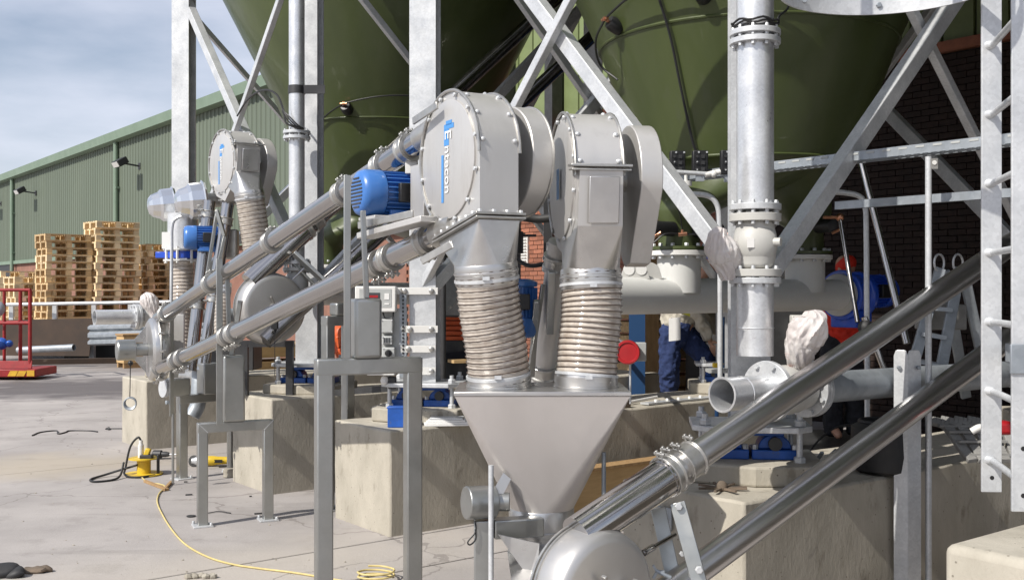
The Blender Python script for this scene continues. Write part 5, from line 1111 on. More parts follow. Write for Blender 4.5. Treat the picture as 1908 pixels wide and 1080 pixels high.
for i in range(22): m.box(W(751, 545, Dc-.028)-Z*(.028*i), (.012, .006, .015))
m.build('slot', M['black'], o, kind='stuff')
pn = thing('control_panel', 'white control panel with a dark display beside the middle silo leg', 'control panel', W(705, 580, Dc)); q = W(701, 557, Dc-.05)
m = MB(); m.box(q, (.30, .10, .19)); body = m.build('housing', M['white'], pn, bevel=.008)
m = MB(); m.box(q+V((0, -.0515, .008)), (.235, .004, .135)); m.build('fascia', M['box_grey'], pn)
m = MB(); m.box(q+V((-.02, -.0545, .02)), (.11, .003, .055)); sc_ = m.build('display', M['screen'], pn)
m = MB(); m.box(q+V((-.02, -.0565, .02)), (.08, .001, .018)); m.build('digits', M['red'], sc_)
m = MB(); m.box(q+V((.085, -.055, -.035)), (.035, .003, .012)); m.box(q+V((.085, -.055, .02)), (.035, .003, .045)); m.build('keypad', M['paper'], pn)
m = MB(); m.box(q+V((.13, .04, -.25)), (.19, .02, .36)); m.build('back_plate', M['box_grey'], pn)
m = MB(); m.sweep(spline([q+V((.05, -.02, -.09)), q+V((.07, -.02, -.14)), q+V((.12, -.02, -.14)), q+V((.13, -.02, -.09))], 6), .006, 6); m.build('cable', M['cable'], pn)
def ebox(label, px, y, w, h, D, mt='box_grey', knob=False, port=False):
    p = W(px, y, D); t = thing('switch_box', label, 'switch box', p, 'grey switch boxes on the middle silo leg')
    m = MB(); m.box(p, (w, .08, h)); m.build('box', M[mt], t, bevel=.01)
    if knob: m = MB(); m.lathe(p-Y*.04, -Y, [(.026, 0), (.026, .012), (.015, .016)], 20); m.box(p-Y*.06, (.012, .012, .04)); m.build('knob', M['black'], t)
    if port:
        m = MB()
        for i in (-1, 0, 1): m.box(p+V((.018*i, -.041, -.0)), (.012, .006, h*.6))
        m.build('terminal', M['screen'], t)
    m = MB(); m.hexes([p+V((x_, -.04, z_)) for x_ in (-w*.4, w*.4) for z_ in (-h*.4, h*.4)], -Y, .006, .005); m.build('screw', M['galv'], t)
ebox('plain grey switch box directly under the white control panel', 722, 607, .09, .105, Dc-.04)
ebox('grey switch box with dark terminals below the plain one', 722, 633, .08, .06, Dc-.04, port=True)
ebox('small grey isolator box with a black knob above the front stand beam', 725, 657, .095, .085, Dc-.04, knob=True)
m = MB(); p = W(712, 695, Dc-.05); m.box(p, (.20, .16, .018)); o = m.build('lamp_shelf', M['white'], None, bevel=.003, loc=p); tag(o, 'little cream shelf under the front stand beam holding a white bulb', 'shelf')
m = MB(); m.ball(p+V((.02, -.02, -.05)), (.03, .03, .035)); m.build('bulb', M['paper'], o)
m = MB(); m.box(p+V((.075, 0, -.07)), (.06, .06, .09)); m.build('gland_block', M['dark_steel'], o, bevel=.01)
m = MB(); a_, b_ = W(600, 733, 9.0), W(745, 722, 8.3); m.beam(a_, b_, .05, .05); tag(m.build('floor_trunking', M['dark_steel'], None, loc=a_), 'dark steel trunking running behind the front stand legs', 'trunking')
m = MB(); a_ = W(826, 540, 8.6); m.cyl(V((a_.x, a_.y, PH)), V((a_.x, a_.y, 2.3)), .022, n=12); m.lathe(V((a_.x, a_.y, PH)), Z, [(.05, 0), (.05, .02), (.022, .05)], 16); tag(m.build('upright_pipe', M['dark_steel'], None, loc=(a_.x, a_.y, PH)), 'dark upright pipe just right of the middle silo leg', 'pipe')
m = MB(); c = W(822, 530, 9.3); m.lathe(c, V((.75, -.6, 0)), [(.05, -.03), (.25, -.03), (.25, 0), (.20, .004), (.20, .05), (.05, .06)], 40); o = m.build('duct_flange', M['galv_dull_shaded'], None, bevel=.003, loc=c); tag(o, 'round grey duct flange behind the left clear hose', 'flange')
m = MB(); m.hexes([c+(V((.6, .75, 0))*math.cos(i*.524)+Z*math.sin(i*.524))*.228 for i in range(12)], V((.75, -.6, 0)), .014, .02); m.build('bolts', M['galv'], o)
m = MB(); p = W(846, 560, 9.9); m.box(p, (.5, .4, .3)); tag(m.build('dark_case', M['dark_steel'], None, loc=p-Z*.15, bevel=.02), 'dark machine case behind the left clear hose', 'machine')
# items on the middle plinth
def on_plinth(px, py): return W(px, py, F_*(EYE-PH)/(py-CY))
bx = thing('parts_box', 'open blue plastic box on the front of the middle plinth', 'box', on_plinth(740, 794)); q = bx.location.copy()
m = MB(); w_, d_, h_, t_ = .125, .10, .135, .006
for (c_, s_) in (((0, -d_/2, h_/2), (w_, t_, h_)), ((0, d_/2, h_/2), (w_, t_, h_)), ((-w_/2+t_/2, 0, h_/2), (t_, d_-2*t_, h_)), ((w_/2-t_/2, 0, h_/2), (t_, d_-2*t_, h_)), ((0, 0, t_/2), (w_-2*t_, d_-2*t_, t_))): m.box(q+V(c_), s_)
m.build('box_shell', M['blue_mount'], bx, bevel=.003); m = MB(); m.box(q+V((0, 0, h_+.003)), (w_+.012, d_+.012, .012)); m.build('lid', M['blue_mount'], bx, bevel=.004)
pk = thing('paper_stack', 'white flat packet of papers on the plinth right of the blue box', 'packet', on_plinth(832, 793)); q = pk.location.copy()
for i in range(4): m = MB(); an = .12-.05*i; m.box(q+V((0.0, .07, .008+.014*i)), (.33-.03*i, .20-.02*i, .013), V((math.cos(an), math.sin(an), 0)), V((-math.sin(an), math.cos(an), 0)), Z); m.build('sheet', M['paper'] if i != 3 else M['galv'], pk, bevel=.002)
for k, (px, py, r) in enumerate(((715, 772, .06), (858, 775, .05))):
    q = on_plinth(px, py); m = MB(); m.ball(q+Z*.03, (r*1.6, r, r*.8), 20, 12); m.ball(q+V((.06, .02, .06)), r*.6, 14, 8)
    for i, v in enumerate(m.v): m.v[i] = v+mnoise.noise_vector(v*22)*.02
    tag(m.build('crumpled_wrap', M['bag'] if k else M['shirt'], None, loc=q, smooth=40), ('crumpled cream cloth beside the blue parts box' if k == 0 else 'crumpled film at the right end of the paper packet'), 'wrapping')
# bits along the top of the plinth, right of the hopper
pl_ = thing('steel_plate', 'long drilled galvanised strip lying on the plinth right of the hopper', 'plate', on_plinth(1290, 741)); 
m = MB(); a_, b_ = S(2.55, .10, PH+.012), S(4.1, .12, PH+.012); m.beam(a_, b_, .10, .014); m.build('strip', M['galv'], pl_)
m = MB(); m.hexes([a_.lerp(b_, i/11)+Z*.007 for i in range(1, 11)], Z, .018, .02); m.build('bolts', M['white'], pl_)
m = MB(); q = S(2.25, .08, PH+.035); m.box(q, (.16, .09, .07), A, B, Z); tag(m.build('small_block', M['debris'], None, bevel=.006, loc=q-Z*.035), 'small brown block on the plinth just right of the hopper rim', 'block')
m = MB(); m.sweep(spline([S(1.6, .06, PH+.02), S(1.9, .10, PH+.02), S(2.1, .05, PH+.02), S(2.35, .16, PH+.02), S(2.9, .3, PH+.03)], 6), .014, 8); tag(m.build('cable_run', M['paper'], None, loc=S(1.6, .06, PH)), 'pale cable lying along the plinth top by the hopper', 'cable')
tb_ = thing('timber_bearer', 'new timber bearer leaning between hopper and plinth', 'timber', S(1.6, -.35)); m = MB(); m.box(S(2.0, -.30, .17), (1.9, .10, .34), A, B, Z); m.build('beam', M['ply'], tb_, bevel=.006)
m = MB(); m.box(S(2.0, -.30, .352), (1.9, .14, .022), A, B, Z); m.build('top_board', M['timber'], tb_)

# ---- stores between and behind the plinths
def crate_stack(label, c, w, d, slats, mt, name='board_stack', cat='timber', grp='timber stored behind the plinths'):
    t = thing(name, label, cat, V((c.x, c.y, 0)), grp); h = c.z*2/slats
    for i in range(slats):
        m = MB(); m.box(V((c.x+random.uniform(-.03, .03), c.y+random.uniform(-.03, .03), h*(i+.5))), (w, d, h*.78), A, B, Z); m.build('board', M[mt], t, bevel=.006, smooth=0)
    return t
oz = thing('orange_pallet', 'orange plastic slatted stack behind the left clear hose', 'plastic stack', W(855, 690, 10.6)); q = W(855, 607, 10.6)
for i in range(5): m = MB(); m.box(q+Z*(.085-.05*i)+X*.015*i, (.42, .35, .040)); m.build('slat', M['orange'], oz, bevel=.005)
m = MB(); m.box(q-Z*.45, (.44, .36, .62)); m.build('trestle', M['dark_steel'], oz)
m = MB(); m.cyl(W(812, 668, 10.2), W(900, 658, 10.4), .045, n=16); tag(m.build('dark_roll', M['navy'], None, loc=W(812, 668, 10.2)), 'dark wrapped roll lying below the orange plastic stack', 'roll')
m = MB(); q = W(860, 672, 10.0); m.box(q, (.22, .16, .03), V((.9, .43, 0)), V((-.43, .9, 0)), Z); tag(m.build('board_offcut', M['ply'], None, loc=q), 'pale board offcut below the orange stack', 'board')
oc = W(632, 628, 10.4); m = MB(); m.ball(oc, (.10, .08, .12), 20, 12); m.ball(oc-Z*.12+X*.03, (.07, .06, .10), 16, 10)
for i, v in enumerate(m.v): m.v[i] = v+mnoise.noise_vector(v*12)*.05
tag(m.build('orange_net', M['orange'], None, loc=oc), 'bundle of orange netting seen through the rear stand', 'netting')
crate_stack('tan timber stack behind the round foot of the middle conveyor', V((W(520, 0, 13.5).x, 13.5, .52)), 1.1, .5, 5, 'ply')
crate_stack('tan timber stack below the brick wall behind the two clear hoses', V((W(880, 0, 14.2).x, 14.2, .45)), 1.0, .6, 5, 'timber')
crate_stack('brown timber stack behind the worker in blue trousers', V((W(1215, 0, 13.2).x, 13.2, .75)), 1.1, .7, 9, 'wood_old')
m = MB(); q = W(440, 662, 11.6); m.box(q, (.48, .4, .30)); tag(m.build('dark_crate', M['dark_steel'], None, bevel=.01, loc=q-Z*.15), 'dark crate under the round foot of the middle conveyor', 'crate')
bp = thing('blue_column', 'dark blue steel column behind the red disc and clear hoses', 'column', V((W(1187, 540, 11.2).x, 11.2, 0))); q = bp.location.copy()
m = MB(); h_section(m, q, .02, 4.3, .17, .014); m.build('column', M['blue_post'], bp, smooth=0); m = MB(); m.box(q+Z*.01, (.3, .3, .02)); m.build('base_plate', M['blue_post'], bp)
m = MB(); q = W(1214, 540, 12.2); q.z = 0; h_section(m, q, 0, 4.6, .16); tag(m.build('brown_column', M['timber'], None, smooth=0, loc=q), 'brown column just behind the blue column', 'column')
rs = thing('red_disc', 'red round cover on a grey box beside the right clear hose', 'cover', W(1170, 710, 8.4)); q = W(1170, 656, 8.4); ax = V((-.15, -.98, .05)).normalized()
m = MB(); m.lathe(q, ax, [(.085, -.05), (.098, -.03), (.098, .03), (.092, .045), (.078, .045), (.074, .034), (.03, .034), (.001, .034)], 40); m.build('cover', M['red'], rs)
m = MB(); m.box(q+V((.07, .09, 0)), (.17, .08, .15)); m.build('back_box', M['box_grey'], rs, bevel=.008); m = MB(); m.cyl(q+V((.03, .1, -.08)), q+V((.03, .1, -.42)), .008, n=8); m.build('stem', M['galv'], rs)
m = MB(); m.beam(q+V((.1, .15, .0)), q+V((.1, 2.6, .0)), .04, .04); m.build('arm', M['galv_dull_shaded'], rs)
sa = thing('strut_plate', 'grey round-ended channel strut behind the tall pipe', 'strut', W(1358, 690, 8.0)); 
m = MB(); pl = [(-.075, -.45), (.075, -.45), (.075, .36), (.05, .42), (0, .44), (-.05, .42), (-.075, .36)]; q = W(1356, 700, 8.0); m.prism([q+X*x+Z*(z+.36) for x, z in pl], Y*.012); m.build('plate', M['galv'], sa, smooth=0)
m = MB(); m.cyl(W(1345, 590, 7.9), W(1345, 720, 7.9), .022, n=12); m.build('rod', M['blue_post'], sa)
wb = thing('work_shelf', 'steel shelf with a yellow tool in front of the worker', 'shelf', W(1350, 740, 7.8)); q = W(1348, 690, 7.8); m = MB(); m.box(q, (.24, .16, .025)); m.build('shelf', M['box_grey'], wb)
for dx in (-.05, .07): m = MB(); m.beam(q+X*dx, V((q.x+dx, q.y, PH)), .025, .025, up=X); m.build('leg', M['blue_post'], wb)
m = MB(); q = W(1335, 680, 7.75); m.box(q, (.055, .05, .035)); m.box(q+V((.035, 0, .01)), (.03, .04, .02)); tag(m.build('yellow_tool', M['yellow'], None, bevel=.008, loc=q-Z*.02), 'small yellow tool on the shelf behind the tall pipe', 'tool')
m = MB(); q = W(1372, 678, 7.75); m.box(q, (.07, .05, .05)); m.box(q+V((0, -.03, .0)), (.03, .02, .03)); tag(m.build('black_socket', M['black'], None, bevel=.006, loc=q-Z*.03), 'black socket block at the right end of the small shelf', 'socket')
m = MB(); q = W(1312, 505, 8.6); m.prism([q+V((-.10, 0, -.06)), q+V((.0, 0, .02)), q+V((.08, 0, -.06))], Y*.03)
wp = thing('wall_panel', 'white electrical panels on the rear wall between worker and tall pipe', 'panel', W(1330, 600, 12.5))
for i, (px, py, w_, h_) in enumerate(((1312, 608, .26, .34), (1355, 605, .2, .34), (1330, 650, .4, .16), (1500, 615, .34, .36))):
    m = MB(); q = W(px, py, 12.5); m.box(q, (w_, .12, h_)); m.build('cabinet', M['white'], wp, bevel=.01)
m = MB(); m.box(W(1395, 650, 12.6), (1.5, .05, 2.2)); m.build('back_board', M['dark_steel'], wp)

# ================================================================== PEOPLE
def person(label, base): return thing('person', label, 'person', base)
def skin_of(m, name, mt, par, vox=.012, it=4):
    o = m.build(name, M[mt], par, smooth=80); r = o.modifiers.new('one surface', 'REMESH'); r.mode = 'VOXEL'; r.voxel_size = vox; r.use_smooth_shade = True
    s_ = o.modifiers.new('soft', 'SMOOTH'); s_.iterations = it; s_.factor = .5
    if name in ('trousers', 'shirt', 'jacket'):      # creases in the cloth
        tx = bpy.data.textures.get('creases') or bpy.data.textures.new('creases', 'CLOUDS'); tx.noise_scale = .11; tx.noise_depth = 2; tx.noise_type = 'HARD_NOISE'
        dp = o.modifiers.new('creases', 'DISPLACE'); dp.texture = tx; dp.texture_coords = 'LOCAL'; dp.strength = -.045; dp.mid_level = .4
    return o
def add_head(m, c, face, up, k=1.):
    """skull, jaw, nose, lips, ears and eye sockets in one lump, facing 'face'"""
    face = (face-up*face.dot(up)).normalized(); sd = face.cross(up).normalized()
    m.ball(c+up*.02, (.076*k, .094*k, .10*k), 20, 14, sd, face, up); m.ball(c+face*.03-up*.055, (.054*k, .058*k, .058*k), 16, 10, sd, face, up)
    m.capsule(c+face*.09+up*.012, c+face*.113-up*.025, .011*k, .016*k, 8); m.ball(c+face*.088-up*.062, (.026*k, .012*k, .010*k), 10, 6, sd, face, up)
    for s_ in (-1, 1): m.ball(c+sd*(.078*s_)-up*.005, (.012*k, .022*k, .032*k), 10, 8, sd, face, up)
    return face, sd
def hand(m, w, d, pn, thumb_side):
    """palm and five bent fingers; w wrist, d pointing along the hand, pn the way the palm faces"""
    d = d.normalized(); s_ = d.cross(pn).normalized()
    m.ball(w+d*.05, (.05, .042, .018), 14, 8, d, s_, pn)
    for i, (o, L) in enumerate(((-.032, .062), (-.011, .074), (.011, .070), (.031, .054))):
        a = w+d*.085+s_*o; b = a+d*L*.55+pn*L*.15; c = b+d*L*.30+pn*L*.42; m.capsule(a, b, .0095, .0088, 8); m.capsule(b, c, .0088, .0075, 8)
    a = w+d*.035+s_*(.036*thumb_side); b = a+s_*(.034*thumb_side)+d*.03+pn*.012; c = b+d*.028+pn*.016; m.capsule(a, b, .012, .010, 8); m.capsule(b, c, .010, .0085, 8)
Dw = 10.35
w1 = person('worker in blue trousers bending below the grey screw conveyor, white tag at waist', W(1255, 760, Dw)); Wp = lambda x, y, d=Dw: W(x, y, d)
flz = .40
pel, hipl, hipr = Wp(1262, 612), Wp(1248, 622, Dw-.03), Wp(1276, 622, Dw+.06)
knl, anl = Wp(1247, 690, Dw-.06), Wp(1250, 762, Dw+.06); knr, anr = Wp(1310, 664, Dw-.08), Wp(1348, 722, Dw-.02)
chest, shl, shr, hd = Wp(1284, 556, Dw-.02), Wp(1285, 540, Dw-.18), Wp(1300, 540, Dw+.17), Wp(1322, 492, Dw-.05)
ell, wrl = Wp(1302, 590, Dw-.22), Wp(1322, 632, Dw-.18); elr, wrr = Wp(1322, 580, Dw+.2), Wp(1340, 625, Dw+.12)
m = MB()
m.capsule(pel, chest, .14, .16); m.capsule(chest, chest.lerp(hd, .55), .10, .055); m.capsule(chest.lerp(hd, .5), hd, .052, .055)
for a_, b_, c_ in ((hipl, knl, anl), (hipr, knr, anr)): m.capsule(a_, b_, .085, .058); m.capsule(b_, c_, .056, .04); m.capsule(c_, c_+V((.16, -.06, -.05)), .042, .034)
for a_, b_, c_ in ((shl, ell, wrl), (shr, elr, wrr)): m.capsule(chest, a_, .10, .06); m.capsule(a_, b_, .05, .04); m.capsule(b_, c_, .038, .028); hand(m, c_, (c_-b_), V((.5, .3, -.8)).normalized(), 1)
f_, s_ = add_head(m, hd, V((.75, -.45, -.48)).normalized(), V((.45, -.05, .89)).normalized())
skin_of(m, 'body', 'skin', w1, .007, 2)
m = MB(); m.capsule(pel+Z*.05, pel-Z*.02, .165, .16)
for a_, b_, c_ in ((hipl, knl, anl), (hipr, knr, anr)): m.capsule(pel-Z*.03, a_, .14, .112, 20); m.capsule(a_, b_, .110, .088, 20); m.capsule(b_, c_, .088, .082, 20)
for i, v in enumerate(m.v): m.v[i] = v+mnoise.noise_vector(v*9)*.014+mnoise.noise_vector(v*26)*.005
skin_of(m, 'trousers', 'denim', w1, .010, 2)
m = MB(); m.capsule(pel+Z*.09, chest, .165, .19, 20)
for a_, b_, c_ in ((shl, ell, wrl), (shr, elr, wrr)): m.capsule(chest, a_, .15, .085, 16); m.capsule(a_, b_, .075, .062, 16); m.capsule(b_, b_.lerp(c_, .75), .06, .05, 16)
for i, v in enumerate(m.v): m.v[i] = v+mnoise.noise_vector(v*10)*.014
skin_of(m, 'shirt', 'shirt', w1, .010, 2)
m = MB(); ax = (chest-pel).normalized(); m.lathe(pel+ax*.16, ax, [(.187, 0), (.193, .004), (.193, .05), (.187, .054)], 32, False); m.build('vest_band', M['lime'], w1)
m = MB(); up_ = V((.45, -.05, .89)).normalized(); m.ball(hd+up_*.045, (.088, .105, .088), 20, 12, s_, f_, up_); m.ball(hd+f_*.10+up_*.045, (.075, .085, .012), 18, 8, s_, f_, up_)
for i, v in enumerate(m.v):
    if (v-hd).dot(up_) < .03: m.v[i] = v+up_*(.03-(v-hd).dot(up_))
m.build('cap', M['cap'], w1)
m = MB(); p = Wp(1257, 613, Dw-.24); m.box(p, (.11, .004, .22), V((.98, -.1, .12)).normalized(), Y, Z); o = m.build('paper_tag', M['paper'], None, loc=p); tag(o, 'white paper tag hanging at the waist of the bending worker', 'tag')
for c_ in (anl, anr): m = MB(); m.capsule(c_-Z*.02, c_+V((.15, -.06, -.06)), .058, .045); m.box(c_+V((.07, -.03, -.10)), (.26, .10, .02)); m.build('boot', M['rubber'], w1)
m = MB(); m.box(V((anl.x+.3, Dw+.02, (anl.z-.12)/2)), (1.0, .6, anl.z-.12)); tag(m.build('work_platform', M['wood_old'], None, loc=(anl.x+.3, Dw, 0), smooth=0), 'timber platform under the worker in blue trousers', 'platform')

D2 = 9.2; w2 = person('worker in a red jacket and dark trousers behind the blue geared motor', W(1568, 800, D2)); Q = lambda x, y, d=D2: W(x, y, d)
pel, chest, hd = Q(1572, 605), Q(1574, 548), Q(1576, 500, D2+.12); shl, shr = Q(1550, 535, D2-.02), Q(1600, 535, D2+.06)
hipl, hipr, knl, knr, anl, anr = Q(1553, 632), Q(1584, 632), Q(1550, 715), Q(1590, 715), Q(1552, 795), Q(1594, 795)
ell, wrl, elr, wrr = Q(1548, 575), Q(1556, 610, D2+.2), Q(1600, 575), Q(1594, 610, D2+.2)
m = MB(); m.capsule(pel, chest, .13, .16); m.capsule(chest, hd, .10, .055)
for a_, b_, c_ in ((hipl, knl, anl), (hipr, knr, anr)): m.capsule(a_, b_, .08, .058); m.capsule(b_, c_, .056, .04); m.capsule(c_, c_+V((.0, -.15, -.05)), .042, .034)
for a_, b_, c_ in ((shl, ell, wrl), (shr, elr, wrr)): m.capsule(chest, a_, .10, .06); m.capsule(a_, b_, .05, .04); m.capsule(b_, c_, .038, .028); hand(m, c_, (c_-b_), V((.3, -.3, -.8)).normalized(), 1)
f_, s_ = add_head(m, hd, V((-.4, .8, -.3)).normalized(), V((-.2, .1, .97)).normalized()); skin_of(m, 'body', 'skin', w2, .008, 2)
m = MB(); m.capsule(pel-Z*.02, chest, .175, .20, 20); m.cyl(pel-Z*.04, pel+Z*.1, .19, .18, 20)
for a_, b_, c_ in ((shl, ell, wrl), (shr, elr, wrr)): m.capsule(chest, a_, .15, .09, 16); m.capsule(a_, b_, .08, .068, 16); m.capsule(b_, b_.lerp(c_, .85), .066, .055, 16)
for i, v in enumerate(m.v): m.v[i] = v+mnoise.noise_vector(v*9)*.012
skin_of(m, 'jacket', 'hivis', w2, .011, 2)
m = MB(); m.capsule(pel, pel-Z*.03, .15, .15)
for a_, b_, c_ in ((hipl, knl, anl), (hipr, knr, anr)): m.capsule(pel-Z*.05, a_, .13, .11, 16); m.capsule(a_, b_, .108, .085, 16); m.capsule(b_, c_, .085, .08, 16)
skin_of(m, 'trousers', 'navy', w2, .011, 2)
m = MB(); m.ball(hd+Z*.03, (.088, .10, .088), 18, 10, s_, f_, Z); m.build('hood', M['hivis'], w2)
m = MB(); m.box(V((pel.x, D2, (anl.z-.10)/2)), (1.2, 1.2, anl.z-.10)); tag(m.build('work_platform', M['dark_steel'], None, loc=(pel.x, D2, 0), smooth=0), 'dark platform under the worker in the red jacket', 'platform')

# ================================================================== PALLETS
PL, PW, PHt = 1.2, 1.0, .186
def pallet_proto(mt, label):
    t = thing('pallet', label, 'pallet', (0, 0, -50)); o0 = t.location
    def one(name, spots, sz, par):
        first = None
        for p in spots:
            if first is None: first = MB().box((0, 0, 0), sz).build(name, M[mt], None, smooth=0); o = first
            else: o = first.copy(); COL.objects.link(o)
            o.parent = par; o.location = p
    n = 6
    one('deck_board', [(0, -PW/2+.06+(PW-.12)*i/(n-1), PHt-.012) for i in range(n)], (PL, .12, .022), t)
    one('stringer_board', [(x, 0, PHt-.034) for x in (-PL/2+.07, 0, PL/2-.07)], (.13, PW, .020), t)
    one('block', [(x, y, .022+.059) for x in (-PL/2+.07, 0, PL/2-.07) for y in (-PW/2+.06, 0, PW/2-.06)], (.14, .11, .118), t)
    one('bottom_board', [(0, y, .011) for y in (-PW/2+.06, 0, PW/2-.06)], (PL, .11, .021), t)
    return t
protoN, protoO = pallet_proto('wood', 'p'), pallet_proto('wood_old', 'p')
used = {id(protoN): False, id(protoO): False}
DP = 29.5; base_rot = math.atan2(.66, .75)
stacks = [(118, 29.0, 17, 'left front tall stack', 'old'), (208, 29.6, 19, 'tallest stack', 'mix'), (300, 31.0, 16, 'right-hand stack behind the tall stack', 'old'), (58, 30.5, 11, 'low left stack', 'new'), (30, 32.2, 12, 'lowest stack at the left edge', 'new'), (345, 31.3, 13, 'stack behind the galvanised leg', 'old')]
ordn = ['bottom', 'second', 'third', 'fourth', 'fifth', 'sixth', 'seventh', 'eighth', 'ninth', 'tenth', 'eleventh', 'twelfth', 'thirteenth', 'fourteenth', 'fifteenth', 'sixteenth', 'seventeenth', 'eighteenth', 'nineteenth', 'twentieth']
for px, D, n, nm, kind in stacks:
    c = W(px, 540, D); c.z = 0
    for k in range(n):
        new = kind == 'new' or (kind == 'mix' and k > 6) or (kind == 'old' and k > n-6 and random.random() < .5)
        pr = protoN if new else protoO
        lb = '%s pallet %s of the %s' % ('pale' if new else 'weathered', 'topmost' if k == n-1 else ordn[k]+' from the ground', nm)
        loc = c+V((random.uniform(-.05, .05), random.uniform(-.05, .05), k*(PHt+.003)+.002)); rz = base_rot+random.uniform(-.045, .045)
        if not used[id(pr)]:
            used[id(pr)] = True; _children[pr.name] = [(ch, kids(ch)) for ch in kids(pr)]
            pr.location = loc; pr.rotation_euler = (0, 0, rz); pr['label'] = lb; pr['group'] = 'wooden pallets in stacks'
        else: dup(pr, loc, lb, 'wooden pallets in stacks', rz)

# ================================================================== BARRIER, PLATE, RAILS, CAGE AND CRATE ON THE LEFT
bl = thing('barrier_rail', 'galvanised tube barrier in front of the pallet stacks', 'barrier', W(100, 650, 27)); za, zb2 = W(0, 568, 27.3), W(320, 562, 26.4)
m = MB(); m.cyl(W(-160, 570, 27.6), W(335, 562, 26.3), .045, n=12); m.build('top_rail', M['galv'], bl); m = MB(); m.cyl(W(-160, 612, 27.6), W(335, 606, 26.3), .04, n=12); m.build('mid_rail', M['galv'], bl)
for px in (-60, 20, 101, 174, 242, 306): q = W(px, 565, 27.4-.0022*px); m = MB(); m.box(V((q.x, q.y+.05, q.z/2)), (.11, .09, q.z)); m.build('rail_post', M['galv'], bl)
m = MB(); a_, b_ = W(-30, 597, 25.5), W(166, 593, 25.2); m.prism([V((a_.x, a_.y, .12)), V((b_.x, b_.y, .12)), V((b_.x, b_.y+.25, b_.z)), V((a_.x, a_.y+.25, a_.z))], Y*.02); tag(m.build('rusty_plate', M['rust'], None, smooth=0, loc=(a_.x, a_.y, .1)), 'large brown rusty steel plate leaning on the barrier', 'plate')
gr_ = thing('guard_beams', 'stacked galvanised crash-barrier beams right of the brown plate', 'barrier', W(220, 660, 25.4))
for yy, D in ((617, 25.2), (632, 25.0)):
    m = MB(); a_, b_ = W(168, yy, D), W(420, yy-8, D-2.5); d = (b_-a_).normalized(); n_ = V((d.y, -d.x, 0)).normalized(); pl = [(0, .15), (.07, .11), (.07, .05), (0, 0), (.07, -.05), (.07, -.11), (0, -.15)]
    m.prism([a_+n_*x+Z*z for x, z in pl]+[a_+n_*(x-.01)+Z*z for x, z in reversed(pl)], b_-a_); m.build('beam', M['galv_dull_shaded'], gr_, smooth=0)
for px in (172, 255, 330): q = W(px, 640, 25.5-.009*(px-172)); m = MB(); m.box(V((q.x, q.y, .35)), (.12, .12, .7)); m.build('block_post', M['galv_dull_shaded'], gr_)
m = MB(); m.box(W(225, 652, 26.2), (2.6, .5, .35)); m.build('dark_sleeper', M['black'], gr_)
m = MB(); a_, b_ = W(34, 652, 23.6), W(138, 647, 23.2); m.cyl(a_, b_, .075, n=16, inner=.066); tag(m.build('loose_pipe', M['galv_dull_shaded'], None, loc=a_), 'loose galvanised pipe lying below the brown plate', 'pipe')
for k, (px0, px1, y) in enumerate(((60, 232, 668), (40, 225, 679))):
    m = MB(); a_, b_ = G(px0, y), G(px1, y-3); m.beam(a_+Z*.06, b_+Z*.06, .25, .12); tag(m.build('plank', M['rust'] if k else M['galv_dull_shaded'], None, loc=a_), ('grey steel plank on the yard behind the red cage' if k == 0 else 'brown plank on the yard nearest the red cage'), 'plank')
wc = thing('wooden_crate', 'small plywood crate by the conveyor foot motor', 'crate', G(246, 684)); q = G(246, 684); q.z = 0
for i in range(3): m = MB(); m.box(q+Z*(.20+.20*i), (.52, .5, .185), A, B, Z); m.build('side_board', M['ply'], wc, bevel=.005)
m = MB(); m.box(q+Z*.72, (.56, .54, .04), A, B, Z); m.build('lid', M['timber'], wc)
for s_ in (-1, 1): m = MB(); m.box(q+Z*.05+B*(.2*s_), (.5, .09, .10), A, B, Z); m.build('skid', M['timber'], wc)
cg = thing('lift_cage', 'red guarded work platform cage at the left edge', 'lift cage', G(30, 690)); DG = 19.9
zc_ = lambda y, D=DG: EYE-(y-540)/F_*D
def cgp(px, y, dd=0): p = W(px, y, DG+dd); return p
corners = [(-75, 0), (56, .1), (38, .75), (-85, .7)]
for px, dd in corners: m = MB(); q = cgp(px, 540, dd); m.cyl(V((q.x, q.y, .18)), V((q.x, q.y, zc_(540))), .035, n=10); m.build('cage_post', M['red_cage'], cg)
m = MB(); q = cgp(8, 540, .72); m.cyl(V((q.x, q.y, .18)), V((q.x, q.y, zc_(540))), .03, n=10); m.build('cage_post', M['red_cage'], cg)
for y in (540, 602):
    for (p0, d0_), (p1, d1_) in zip(corners, corners[1:]+corners[:1]): m = MB(); a_, b_ = cgp(p0, 540, d0_), cgp(p1, 540, d1_); a_.z = b_.z = zc_(y); m.cyl(a_, b_, .032, n=10); m.build('guard_rail', M['red_cage'], cg)
m = MB(); a_, b_ = cgp(-82, 540, -.05), cgp(66, 540, -.05); m.prism([V((a_.x, a_.y, .06)), V((b_.x, b_.y, .06)), V((b_.x, b_.y+.95, .06)), V((a_.x, a_.y+.95, .06))], Z*.15); m.build('base_tray', M['red_cage'], cg, bevel=.02)
m = MB(); a_, b_ = cgp(-70, 540, .05), cgp(58, 540, .05); m.prism([V((a_.x, a_.y, .22)), V((b_.x, b_.y, .22)), V((b_.x, b_.y+.03, .36)), V((a_.x, a_.y+.03, .36))], Y*.03); m.build('kick_board', M['red_cage'], cg)
m = MB()
for px in (14, 30): a_ = cgp(px, 540, -.056); m.prism([V((a_.x, a_.y, .08)), V((a_.x+.15, a_.y, .08)), V((a_.x+.20, a_.y, .18)), V((a_.x+.05, a_.y, .18))], -Y*.004)
a_ = cgp(55, 540, -.056); m.box(V((a_.x+.02, a_.y-.002, .135)), (.14, .004, .11)); m.build('hazard_stripe', M['hazard'], cg)
